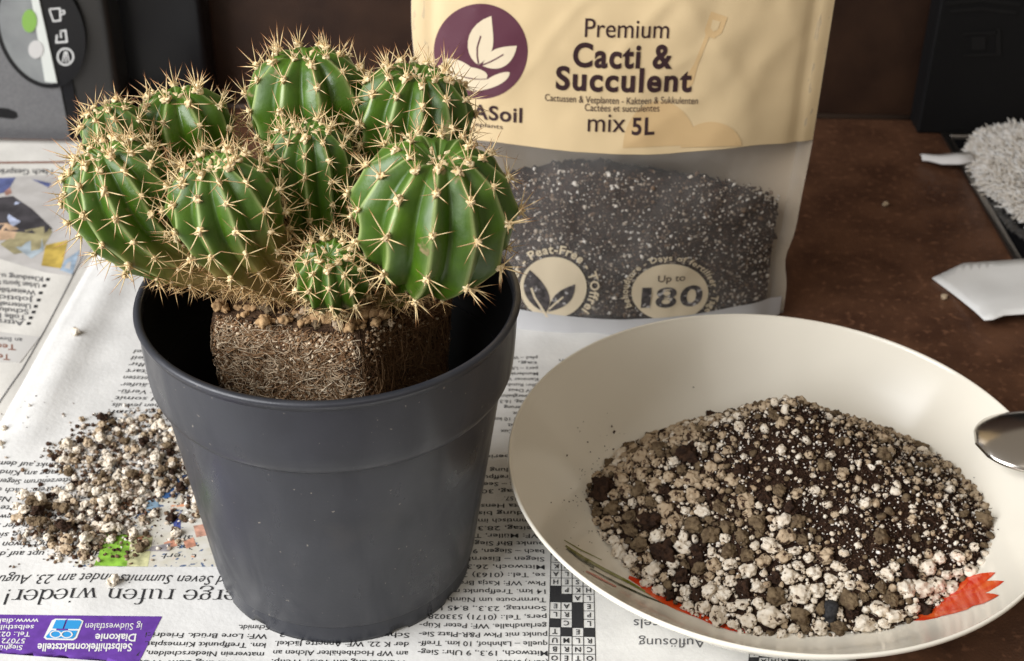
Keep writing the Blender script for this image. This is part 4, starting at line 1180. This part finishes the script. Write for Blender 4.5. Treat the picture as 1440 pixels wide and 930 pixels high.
# ------------------------------------------------------------------ cactus with its root ball
cactus = thing('cactus', 'clustering spiny green cactus with bare square root ball set in the pot', 'cactus', (PX, PY, 0.8))
ZT = 11.3
RBC = [Vector((-9.8, 38.35)), Vector((-4.72, 37.15)), Vector((-2.05, 41.0)), Vector((-7.0, 42.6))]
def rb_top(x, y): return ZT + .55 * math.exp(-((x + 6) ** 2 + (y - 39.8) ** 2) / 9) + .12 * nz(x * 1.5, y * 1.5)
RB_C = (RBC[0] + RBC[1] + RBC[2] + RBC[3]) / 4
def rb_warp(p):
    q = Vector(p); d = Vector((q.x - RB_C.x, q.y - RB_C.y))
    for k_ in RBC:
        L = (k_ - RB_C).length; u_ = (k_ - RB_C) / L; pr = d.dot(u_); lim = .90 * L * (1 + .06 * nz(q.z * .9, k_.x))
        if pr > lim: d -= u_ * (pr - lim) * .5
    a = .20 * nz(q.x * .7, q.y * .7, q.z * .8); d *= 1.035 + a * .22
    z = q.z
    if z > ZT - .6: d *= 1 - .05 * sstep(ZT - .6, ZT + .2, z)
    return Vector((RB_C.x + d.x, RB_C.y + d.y, z + .10 * nz(q.x * 1.2, q.y * 1.2, 7) * sstep(9, 11, z)))
mb = MB(); n = 22
def rb_face(A, B_, flip=False):
    N = Vector((B_.y - A.y, -(B_.x - A.x))).normalized()
    vv, ff = [], []
    for j in range(n + 9):
        for i in range(n + 1):
            p = A.lerp(B_, i / n); zt = rb_top(p.x, p.y); z = lerp(3.0, zt, j / (n + 8)); taper = 1 - .10 * (1 - j / (n + 8))
            q = Vector((PX, PY)) + (p - Vector((PX, PY))) * taper
            d = .16 * nz(q.x * 1.3, q.y * 1.3, z * 1.3) + .12 * nz(q.x * 3.1, q.y * 3.1, z * 3.1) + .07 * nz(q.x * 8, q.y * 8, z * 8)
            e = min(i, n - i) / n; d -= .08 * (1 - sstep(0, .13, e))
            vv.append((q.x + N.x * d, q.y + N.y * d, z))
    for j in range(n + 8):
        for i in range(n):
            a = j * (n + 1) + i; ff.append((a, a + 1, a + n + 2, a + n + 1))
    mb.add(vv, ff)
for k in range(4): rb_face(RBC[k], RBC[(k + 1) % 4])
vv, ff = [], []
for j in range(n + 1):
    for i in range(n + 1):
        p = RBC[0].lerp(RBC[1], i / n).lerp(RBC[3].lerp(RBC[2], i / n), j / n)
        vv.append((p.x, p.y, rb_top(p.x, p.y) + .06 * nz(p.x * 5, p.y * 5)))
for j in range(n):
    for i in range(n):
        a = j * (n + 1) + i; ff.append((a, a + 1, a + n + 2, a + n + 1))
mb.add(vv, ff)
vv = [(q.x * .9 + PX * .1, q.y * .9 + PY * .1, 3.0) for q in RBC]; mb.add(vv, [(3, 2, 1, 0)])
# lower crumbly foot so that the ball stands on the pot's floor
vv, ff = box(PX - 2.2, PX + 2.2, PY - 2.2, PY + 2.2, 0.75, 3.1); mb.add(vv, ff)
mb.v = [tuple(rb_warp(p)) if p[2] > 3.2 else p for p in mb.v]
root_ball = mb.build('root_ball', M_soilblock, cactus)
rng = random.Random(31); rf = MB()
for (A, B_, cntf, lo, hi, Lmin, Lmax, slant) in ((RBC[0], RBC[1], 4200, .15, 1.0, .2, .9, 0), (RBC[1], RBC[2], 2200, 0.0, .55, .4, 2.0, .6)):  # lit left face tinted paler, shaded right face darker
    N = Vector((B_.y - A.y, -(B_.x - A.x), 0)).normalized(); T = Vector((B_.x - A.x, B_.y - A.y, 0)); wlen = T.length; T.normalize()
    for _ in range(cntf):
        s = rng.random(); z = rng.uniform(7.2, ZT + .02); L = rng.uniform(Lmin, Lmax)
        p2 = A.lerp(B_, s); p2 = Vector((PX, PY)) + (p2 - Vector((PX, PY))) * (1 - .10 * (1 - (z - 3) / 8.4))
        p = Vector((p2.x, p2.y, min(z, rb_top(p2.x, p2.y)))) + N * rng.uniform(.0, .12)
        ang = rng.uniform(0, 6.28) if slant == 0 else rng.gauss(-1.0, .55)
        cv = rng.uniform(-2.2, 2.2) if slant == 0 else rng.uniform(-1, 1)
        pts = []
        q = p.copy()
        for k in range(6):
            pts.append(q.copy())
            a = ang + cv * k / 5
            stp = (T * math.cos(a) + Vector((0, 0, 1)) * math.sin(a)) * (L / 5)
            q = q + stp + N * rng.uniform(-.03, .035)
            loc_s = (q.xy - A).dot(T.xy)
            if loc_s < -.05 or loc_s > wlen + .05 or q.z > ZT + .2: break
            if min(loc_s, wlen - loc_s) < .5: q = q - N * .05
        if len(pts) < 3: continue
        vv, ff = tube(pts, rng.choice([.005, .007, .009, .011, .016]), 3, False)
        rf.add(vv, ff, 0, rng.uniform(lo, hi))
for _ in range(3200):
    A, B_ = rng.choice(((RBC[0], RBC[1]), (RBC[0], RBC[1]), (RBC[1], RBC[2])))
    p2 = A.lerp(B_, rng.uniform(.04, .96)); z = rng.uniform(7.5, ZT) if rng.random() < .5 else ZT + .1 - abs(rng.gauss(0, .6)); N = Vector((B_.y - A.y, -(B_.x - A.x), 0)).normalized()
    p2 = Vector((PX, PY)) + (p2 - Vector((PX, PY))) * (1 - .10 * (1 - (z - 3) / 8.4))
    add_small(rf, Vector((p2.x, p2.y, z)) + N * rng.uniform(-.03, .09), rng.uniform(.015, .07), rng, rng.uniform(0, .35) if rng.random() < .6 else rng.uniform(.5, 1), rng.choice(SMALL))
rf.v = [tuple(rb_warp(p)) for p in rf.v]
stuff(rf.build('root_fibres', M_root, root_ball))
# tan pebbles along the top of the root ball
G_tan = [granule_mesh('tan_pebble', 700 + i, M_tanpebble, 3, .26) for i in range(5)]
rng = random.Random(41)
edge_pts = []
for i in range(40):
    s = rng.uniform(.03, .97)
    p = RBC[0].lerp(RBC[1], s); edge_pts.append((p.x + rng.uniform(-.1, .1), p.y + rng.uniform(.0, .6), rng.choice([.06, .08, .1, .13, .17, .22])))
for i in range(16):
    s = .02 + .9 * i / 15; p = RBC[1].lerp(RBC[2], s); edge_pts.append((p.x - rng.uniform(.05, .7), p.y + rng.uniform(0, .3), rng.choice([.06, .08, .11, .15])))
for i in range(60):
    edge_pts.append((rng.uniform(-8.2, -3.8), rng.uniform(37.5, 38.9), rng.choice([.07, .09, .12, .15, .2, .25])))
for (x, y, r) in edge_pts:
    w_ = rb_warp((x, y, rb_top(x, y))); inst('pebble', rng.choice(G_tan + G_tan + G_dusty[:2] + G_brown[:1]), (w_.x, w_.y, w_.z + r * .3), r, rng, root_ball)

# spine clusters: z = outwards, x = along the rib
def cluster_mesh(name, seed, kind):
    rng = random.Random(seed); mb = MB()
    v, f = granule_geo(seed + 50, 3, .55)
    wr = {'young': .145, 'mid': .12, 'old': .08}[kind]
    mb.add([Vector((q.x * .95, q.y * .9, q.z * .95)) * wr + Vector((0, 0, .03)) for q in v], f, 0, 0.0)
    def spike(d, L, r0):
        d = d.normalized(); a = d.orthogonal().normalized(); b = d.cross(a); bend = a * rng.uniform(-.05, .05) * L
        o = d * .04
        vv = []; cc = []
        for t, rr in ((0, 1.0), (.5, .72)):
            for k in range(4):
                w = k * math.pi / 2; vv.append(o + d * L * t + bend * (t * 2 if t < .6 else 1) * .5 + (a * math.cos(w) + b * math.sin(w)) * r0 * rr); cc.append(t)
        vv.append(o + d * L); cc.append(1.0)
        ff = [(k, (k + 1) % 4, 4 + (k + 1) % 4, 4 + k) for k in range(4)] + [(4 + k, 4 + (k + 1) % 4, 8) for k in range(4)]
        mb.add(vv, ff, 1, cc)
    nr = {'young': 4, 'mid': rng.choice([6, 7, 8]), 'old': rng.choice([7, 8, 9])}[kind]
    for k in range(nr):
        a = 2 * math.pi * (k + rng.uniform(-.25, .25)) / nr
        el = math.radians({'young': rng.uniform(35, 70), 'mid': rng.uniform(8, 34), 'old': rng.uniform(5, 45)}[kind])
        spike(Vector((math.cos(a) * math.cos(el), math.sin(a) * math.cos(el), math.sin(el))), rng.choice([.3, .42, .52, .6, .7, .8, .92]) * (1.0 if kind != 'young' else .95), rng.uniform(.014, .023))
    for k in range({'young': 2, 'mid': rng.choice([1, 1, 2]), 'old': 1}[kind]):
        a = rng.uniform(0, 6.28); el = math.radians(rng.uniform(55, 90))
        spike(Vector((math.cos(a) * math.cos(el), math.sin(a) * math.cos(el), math.sin(el))), rng.uniform(.5, .95), rng.uniform(.015, .022))
    return mb
CL = {}
for kind, num in (('young', 5), ('mid', 7), ('old', 5)):
    CL[kind] = []
    for i in range(num):
        mb = cluster_mesh('spine_cluster', 900 + i * 13 + len(kind) * 101, kind)
        o = mb.build('spine_cluster', [M_wool, M_spine_old if kind == 'old' else M_spine])
        me = o.data; bpy.data.objects.remove(o)
        CL[kind].append((me, mb))

CAMV = Vector((0, 0, CAM_H))
pending = []
def make_stem(base, centre, rmax, r0, ribs, seed, spacing=.80, depth=.25, cork_to=.35, cap=1.0, outward=0.6, end=(0, 0, 1), ball=False):
    rng = random.Random(seed)
    base = Vector(base); centre = Vector(centre)
    d = centre - base
    L0 = d.length
    d0 = Vector((d.x * outward * 1.6, d.y * outward * 1.6, d.z)).normalized(); d1 = Vector(end).normalized()
    P2 = centre
    C1 = base + d0 * L0 * .38; C2 = P2 - d1 * L0 * .36
    capH = rmax * cap
    def path(t): return base * (1 - t) ** 3 + C1 * 3 * t * (1 - t) ** 2 + C2 * 3 * t * t * (1 - t) + P2 * t ** 3
    def tang(t): return ((C1 - base) * (1 - t) ** 2 + (C2 - C1) * 2 * t * (1 - t) + (P2 - C2) * t * t).normalized()
    rows = []           # (centre, tangent, radius, s 0..1)
    NB = 44; NC = 26
    for i in range(NB):
        t = i / NB; q = sstep(0, 1, t) * .45 + t * .55
        rad_ = lerp(r0, rmax, min(1, q ** 1.12 * 1.02))
        if ball:
            back = (P2 - path(t)).length / (rmax * 1.02)
            rad_ = max(lerp(r0, r0 * 1.15, t), rmax * math.sqrt(max(0, 1 - back * back)))
        rows.append((path(t), tang(t), rad_, t * .6))
    for i in range(NC + 1):
        a = math.pi / 2 * i / NC
        ax = capH * math.sin(a) - rmax * .20 * sstep(.72, 1, i / NC)
        rows.append((P2 + tang(1) * ax, tang(1), max(rmax * math.cos(a) ** .92 if i < NC else .02, .02), .6 + .4 * i / NC))
    NA_ = ribs * 12
    ref = Vector((1, 0, 0))
    frames = []
    for c, T, r, s in rows:
        b = T.cross(ref).normalized(); a = b.cross(T).normalized(); ref = a
        frames.append((a, b))
    # meridian arc length for areole places
    arcl = [0.0]
    for i in range(1, len(rows)):
        p = rows[i - 1]; q = rows[i]
        arcl.append(arcl[-1] + math.hypot((q[0] - p[0]).length, q[2] - p[2]))
    tot = arcl[-1]
    def spots(offset):
        out = []; L = tot - .24 - offset * .26; sp = spacing * .52
        while L > .3:
            out.append(L); sp = min(spacing, sp * 1.24); L -= sp * (.60 if L < .50 * tot else 1)
        return out
    rib_spots = [spots((k % 2) * 1.0 + rng.uniform(0, .35)) for k in range(ribs)]
    def rib_w(fr):
        tri = 1 - abs(2 * fr - 1); cs = abs(math.sin(math.pi * fr)); return .58 * tri + .42 * cs
    verts = []; crest = []; cork = []
    phase = rng.uniform(0, 1)
    def surf_pt(i, fr, k):
        c, T, r, s = rows[i]; a, b = frames[i]
        an = 2 * math.pi * (k + fr + phase - .5) / ribs
        w = rib_w(fr)
        D = depth * (sstep(0, .35, s) * .7 + .3) * (1.0 + .25 * sstep(.62, .95, s))
        rr = r * (1 - D * (1 - w))
        # crest swells a little at each areole
        dmin = min((abs(arcl[i] - L) for L in rib_spots[k % ribs]), default=9)
        rr += r * .045 * (w ** 3) * (math.exp(-(dmin / (spacing * .26)) ** 2) - .45)
        rr *= 1 + .02 * nz(an * 2, s * 5, seed)
        return c + (a * math.cos(an) + b * math.sin(an)) * rr, w, an
    for i in range(len(rows)):
        for j in range(NA_):
            k, fr = j // 12, (j % 12) / 12
            p, w, an = surf_pt(i, fr, k)
            verts.append(p); s = rows[i][3]
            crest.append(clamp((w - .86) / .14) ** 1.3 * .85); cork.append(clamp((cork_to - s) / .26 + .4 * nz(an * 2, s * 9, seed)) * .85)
    faces = []
    for i in range(len(rows) - 1):
        for j in range(NA_):
            j2 = (j + 1) % NA_; faces.append((i * NA_ + j, i * NA_ + j2, (i + 1) * NA_ + j2, (i + 1) * NA_ + j))
    faces.append(tuple((len(rows) - 1) * NA_ + j for j in range(NA_)))
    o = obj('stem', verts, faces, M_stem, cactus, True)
    for nm, dat in (('crest', crest), ('cork', cork)):
        at = o.data.attributes.new(nm, 'FLOAT', 'POINT'); at.data.foreach_set('value', dat)
    # areoles
    for k in range(ribs):
        for L in rib_spots[k]:
            i = max(1, min(len(rows) - 2, next((q for q in range(len(arcl)) if arcl[q] >= L), len(rows) - 2)))
            p, w, an = surf_pt(i, .5, k); p0, _, _ = surf_pt(i - 1, .5, k); p1, _, _ = surf_pt(i + 1, .5, k)
            c, T, r, s = rows[i]; along = (p1 - p0).normalized()
            a, b = frames[i]; tangd = (-a * math.sin(an) + b * math.cos(an)).normalized()
            nrm = tangd.cross(along).normalized()
            if nrm.dot(p - (c - T * r * .2)) < 0: nrm = -nrm
            kind = 'young' if (tot - L) < rmax * .62 else ('old' if s < .40 else 'mid')
            X = along; Y = nrm.cross(X).normalized()
            sc_ = rng.uniform(.85, 1.2) * (1.0 if rmax > 1.4 else .8)
            if kind == 'old': sc_ *= .85
            rot = Matrix.Rotation(rng.uniform(-.5, .5), 3, 'Z')
            B3 = Matrix((X, Y, nrm)).transposed() @ rot
            facing = nrm.dot((CAMV - p).normalized())
            pending.append((facing * (1.2 if s > .4 else .8) - .004 * (p - CAMV).length, o, kind, p + nrm * .02, B3, sc_))
    return o

#            base                 head centre             rmax  r0  ribs
make_stem((-4.3, 39.7, 11.7), (-2.35, 37.05, 16.05), 2.46, 1.0, 12, 1, 1.16, .21, .30, .84, .7, (.10, -.06, 1), True)
make_stem((-4.6, 40.9, 11.2), (-3.33, 42.4, 16.6), 1.98, 1.0, 12, 2, .98, .23, .30, .84, .6, (.12, .06, 1))
make_stem((-6.3, 41.3, 11.2), (-6.75, 43.0, 16.9), 2.02, 1.0, 10, 3, 1.02, .23, .30, .80, .6, (-.05, .10, 1))
make_stem((-6.0, 39.6, 11.2), (-6.35, 39.9, 16.2), 1.36, .95, 11, 4, .74, .22, .42, .85, .6, (0, .05, 1))
make_stem((-6.7, 39.4, 11.6), (-8.65, 37.7, 15.75), 1.74, .62, 11, 5, .86, .22, .56, .88, .8, (-.18, -.05, 1))
make_stem((-7.3, 39.7, 11.6), (-12.00, 38.6, 15.6), 1.76, .56, 12, 6, .86, .22, .50, .88, .8, (-.32, 0, 1))
make_stem((-7.7, 40.6, 11.1), (-10.85, 42.5, 16.1), 1.60, .8, 9, 7, .98, .23, .35, .76, .7, (-.15, .1, 1))
make_stem((-8.2, 40.2, 11.1), (-12.6, 40.9, 16.5), 1.12, .7, 9, 8, .72, .24, .35, .85, .7, (-.3, .05, 1))
make_stem((-5.3, 39.1, 12.0), (-5.40, 36.75, 13.95), 1.18, .60, 11, 9, .66, .24, .30, .95, .9, (-.05, -.35, 1), True)
pending.sort(key=lambda t: -t[0])
mass = {}
rng = random.Random(77)
for idx, (sc_f, stem, kind, p, B3, s_) in enumerate(pending):
    me, mbc = rng.choice(CL[kind])
    if idx < 300:
        o = bpy.data.objects.new('spine_cluster', me); col.objects.link(o)
        o.parent = stem; o.matrix_parent_inverse = parent_inv(stem)
        o.matrix_basis = Matrix.Translation(p * S) @ B3.to_4x4() @ Matrix.Scale(s_, 4)
    else:
        m2 = mass.setdefault(stem.name, (stem, MB()))[1]; b = len(m2.v)
        m2.v += [tuple(p + (B3 @ Vector(q)) * s_) for q in mbc.v]; m2.f += [tuple(i + b for i in f_) for f_ in mbc.f]
        m2.mi += [(2 if (m_ == 1 and kind == 'old') else m_) for m_ in mbc.mi]; m2.c += mbc.c
for stem, m2 in mass.values():
    stuff(m2.build('spine_mass', [M_wool, M_spine, M_spine_old], stem))

# ------------------------------------------------------------------ coffee machine
cm = thing('coffee_machine', 'dark grey and black coffee machine with a round display against the wall', 'coffee machine', (-29, 77, 0))
YF = 75.0
rbox('body', -44, -22.6, YF + .12, 79.7, 0.12, 30, .6, M_machside, cm)
rbox('rear_tank', -24, -17.9, 77.4, 79.75, 0.12, 30, .5, M_blackplastic, cm)
def mm(lift): return lambda u, v: on_y(u, v, YF + .12 - lift)
def slab_px(name, poly, d0, d1, mat_, parent):
    """solid plate on the machine front: outline from the photo, front at depth d1"""
    a = [on_y(u, v, YF + .12 - d0) for u, v in poly]; b = []
    for u, v in poly:
        p = on_y(u, v, YF + .12 - d0); b.append(Vector((p.x, YF + .12 - d1, p.z)))
    n = len(a)
    return obj(name, [tuple(p) for p in a + b], [tuple(range(n, 2 * n))] + [(i, (i + 1) % n, n + (i + 1) % n, n + i) for i in range(n)], mat_, parent, False)
slab_px('front_panel', [(-120, -60), (62, -60), (72, 40), (86, 118), (101, 194), (95, 198), (-120, 203)], -.05, .22, M_machgrey, cm)
slab_px('black_strip', [(66, -60), (84, -60), (92, 60), (108, 140), (121, 194), (103, 195), (88, 118), (74, 40)], -.05, .16, M_blackplastic, cm)
oval = ellipse_px(58, 40, 62, 82, 56)
oval = [(u + (v - 40) * .18, v) for u, v in oval]
slab_px('display_bezel', oval, .1, .34, M_blackplastic, cm)
lens = [(66 + (v - 60) * .17 if u > 57 + (v - 40) * .19 else u, v) for u, v in [(58 + 57 * math.cos(a) + 77 * math.sin(a) * .18, 40 + 77 * math.sin(a)) for a in [2 * math.pi * k / 64 for k in range(64)]] if u < 60 + (v - 40) * .19]
slab_px('display_window', lens, .3, .42, M_lens, cm)
slab_px('reflection_streak', [(42, -20), (52, -20), (56, 2), (81, 116), (64, 114), (50, 30)], .35, .46, M_lens_streak, cm)  # added strip in the shape of the reflected streak
slab_px('status_button', ellipse_px(42, 29, 10.5, 16, 24), .4, .50, M_greenbtn, cm)
slab_px('status_button', ellipse_px(51, 69, 10.5, 12.5, 24), .4, .50, M_greybtn, cm)
mi = mm(.36)
def icon(name, pts, w=1.3, closed=False):
    if closed: pts = pts + [pts[0]]
    mb = MB()
    for i in range(len(pts) - 1):
        a, b = pts[i], pts[i + 1]; dx, dy = b[0] - a[0], b[1] - a[1]; L = math.hypot(dx, dy) or 1; nx_, ny_ = -dy / L * w, dx / L * w
        ex, ey = dx / L * w * .6, dy / L * w * .6
        mp_ = mm(.36 + .004 * (i % 3))
        mb.add([mp_(a[0] + nx_ - ex, a[1] + ny_ - ey), mp_(a[0] - nx_ - ex, a[1] - ny_ - ey), mp_(b[0] - nx_ + ex, b[1] - ny_ + ey), mp_(b[0] + nx_ + ex, b[1] + ny_ + ey)], [(0, 1, 2, 3)])
    return mb.build(name, M_icon, cm, False)
icon('cup_icon', [(69, 13), (84, 12), (85, 29), (75, 30)], 1.1, True)
icon('cup_icon', [(85, 16), (90, 15), (91, 19), (86, 21)], 1.0)
icon('tray_icon', [(80, 50), (79, 60), (94, 59), (92, 43), (85, 44)], 1.3) 
icon('tray_icon', [(85, 44), (86, 53)], 1.2)
icon('basket_icon', ellipse_px(92, 80, 11, 11.5, 24), 1.2, True)
icon('basket_icon', [(91, 73), (88, 87)], .9); icon('basket_icon', [(94, 73), (97, 87)], .9); icon('basket_icon', [(92.5, 73), (92.5, 88)], .8)
slab_px('vent_slot', [(-60, 145), (12, 152), (24, 157), (26, 164), (20, 167), (-60, 158)], .15, .235, M_mattblack, cm)

# ------------------------------------------------------------------ black box by the wall
bx = thing('storage_tin', 'black box with faint raised emblem standing behind the cooktop', 'box', (27, 78, 0))
rbox('body', 23.9, 36, 77.75, 79.8, 0.0, 26, .18, M_mattblack, bx)
def tp(lift): return lambda u, v: on_y(u, v, 77.75 - lift)
M_emb = mat('raised_black', (0.009, 0.009, 0.0095), 0.5, 0.25)
def emb(name, poly):
    a = [tp(-.02)(u, v) for u, v in poly]; b = [tp(.06)(u, v) for u, v in poly]; n = len(a)
    obj(name, [tuple(p) for p in a + b], [tuple(range(n, 2 * n))] + [(i, (i + 1) % n, n + (i + 1) % n, n + i) for i in range(n)], M_emb, bx, False)
emb('raised_emblem', [(1330, 2), (1380, -3), (1436, 4), (1436, 9), (1380, 3), (1330, 8)])
emb('raised_emblem', [(1334, 14), (1380, 10), (1430, 16), (1428, 21), (1380, 15), (1336, 19)])
emb('raised_emblem', [(1354, 46), (1402, 44), (1402, 48), (1354, 50)])
emb('raised_emblem', [(1400, 40), (1407, 40), (1408, 78), (1401, 79)])
emb('raised_emblem', [(1354, 76), (1400, 75), (1400, 79), (1354, 80)])
emb('raised_emblem', [(1366, 52), (1386, 51), (1386, 70), (1366, 71)])
text_px('raised_lettering', 'KAFFEE', 1364, 1404, 30, 24, tp(.03), M_emb, bx, 0.01) if False else None

# ------------------------------------------------------------------ fluffy cloth, its loop, paper scrap
fl = thing('fluffy_cloth', 'fluffy white pile cleaning mitt lying over the cooktop edge', 'cleaning mitt', (31, 71, 0.2))
rng = random.Random(9)
def fl_pt(a, e):
    cx_, cy_ = 31.4, 70.2
    rx, ry, rz = 5.4, 7.4, 1.5
    x = cx_ + rx * math.cos(a) * math.cos(e); y = cy_ + ry * math.sin(a) * math.cos(e) + (x - cx_) * -.25
    z = .15 + rz * math.sin(e)
    k = 1 + .10 * nz(x * .5, y * .5, z)
    return Vector((cx_ + (x - cx_) * k, cy_ + (y - cy_) * k, .15 + (z - .15) * (1 + .2 * nz(x * .4, y * .4))))
v, f = [], []
NA2, NE = 60, 14
for i in range(NE + 1):
    for j in range(NA2): v.append(fl_pt(2 * math.pi * j / NA2, math.pi / 2 * i / NE))
for i in range(NE):
    for j in range(NA2): k = (j + 1) % NA2; f.append((i * NA2 + j, i * NA2 + k, (i + 1) * NA2 + k, (i + 1) * NA2 + j))
f.append(tuple(range(NA2))[::-1])
mb = MB(); mb.add(v, f, 0, .2); mb.build('cloth_body', M_fluff, fl)
pile = MB()
for _ in range(5200):
    a = rng.uniform(1.9, 5.2); e = math.asin(rng.random()) if rng.random() < .8 else rng.uniform(0, .5)
    p = fl_pt(a, e); n_ = (p - Vector((31.4, 70.2, -1.2))).normalized()
    L = rng.uniform(.35, .85); d = (n_ + Vector((rng.gauss(0, .5), rng.gauss(0, .5), rng.gauss(0, .4)))).normalized()
    side_ = d.orthogonal().normalized() * rng.uniform(-.15, .15)
    pts = [p, p + d * L * .5 + side_, p + d * L + Vector((0, 0, -.08))]
    if min(q.z for q in pts) < .15: continue
    vv, ff = tube(pts, [.055, .05, .03], 4); pile.add(vv, ff, 0, rng.random())
stuff(pile.build('pile', M_fluff, fl))
# ribbon loop
rp = [on_z(1368, 218, .9), on_z(1345, 221, .75), on_z(1322, 222, .55), on_z(1304, 219, .42), on_z(1296, 219, .40)]
mb = MB()
for layer in (0, -.07):
    for p, w in zip(rp, (.55, .62, .50, .36, .30)):
        mb.v += [(p.x, p.y - w, p.z + layer - .12), (p.x, p.y, p.z + layer + .04), (p.x, p.y + w, p.z + layer - .05)]
for i in range(4):
    for k in range(2):
        a = i * 3 + k; mb.f.append((a, a + 1, a + 4, a + 3)); mb.f.append((15 + a, 15 + a + 3, 15 + a + 4, 15 + a + 1))
for a, b in ((0, 3), (3, 6), (6, 9), (9, 12), (12, 13), (13, 14), (14, 11), (11, 8), (8, 5), (5, 2), (2, 1), (1, 0)): mb.f.append((a, b, 15 + b, 15 + a))
mb.mi = [0] * len(mb.f)
mb.build('hanging_loop', M_whiteribbon, fl)
# paper scrap: outline measured on the counter, slightly curled
def scrap_z(x, y):
    return .10 + .55 * sstep(60.5, 57.0, y) * sstep(20.9, 22.5, x) + .12 * sstep(21.5, 25.5, x) + .06 * nz(x * .6, y * .6)
sc_out = [(1311, 391), (1330, 405), (1352, 422), (1370, 437), (1384, 450), (1396, 449), (1412, 443), (1440, 441), (1500, 436), (1520, 366), (1440, 364), (1400, 367), (1355, 370), (1330, 382)]
def scrap_map(u, v):
    p = on_z(u, v, .2)
    for _ in range(6): p = on_z(u, v, scrap_z(p.x, p.y))
    return p
top = px_patch('paper_scrap', sc_out, scrap_map, M_scrap, None, maxlen=16)
sol = top.modifiers.new('thickness', 'SOLIDIFY'); sol.thickness = 0.0006; sol.offset = -1
tag(top, 'torn piece of white paper lying on the brown counter beyond the plate', 'paper scrap')
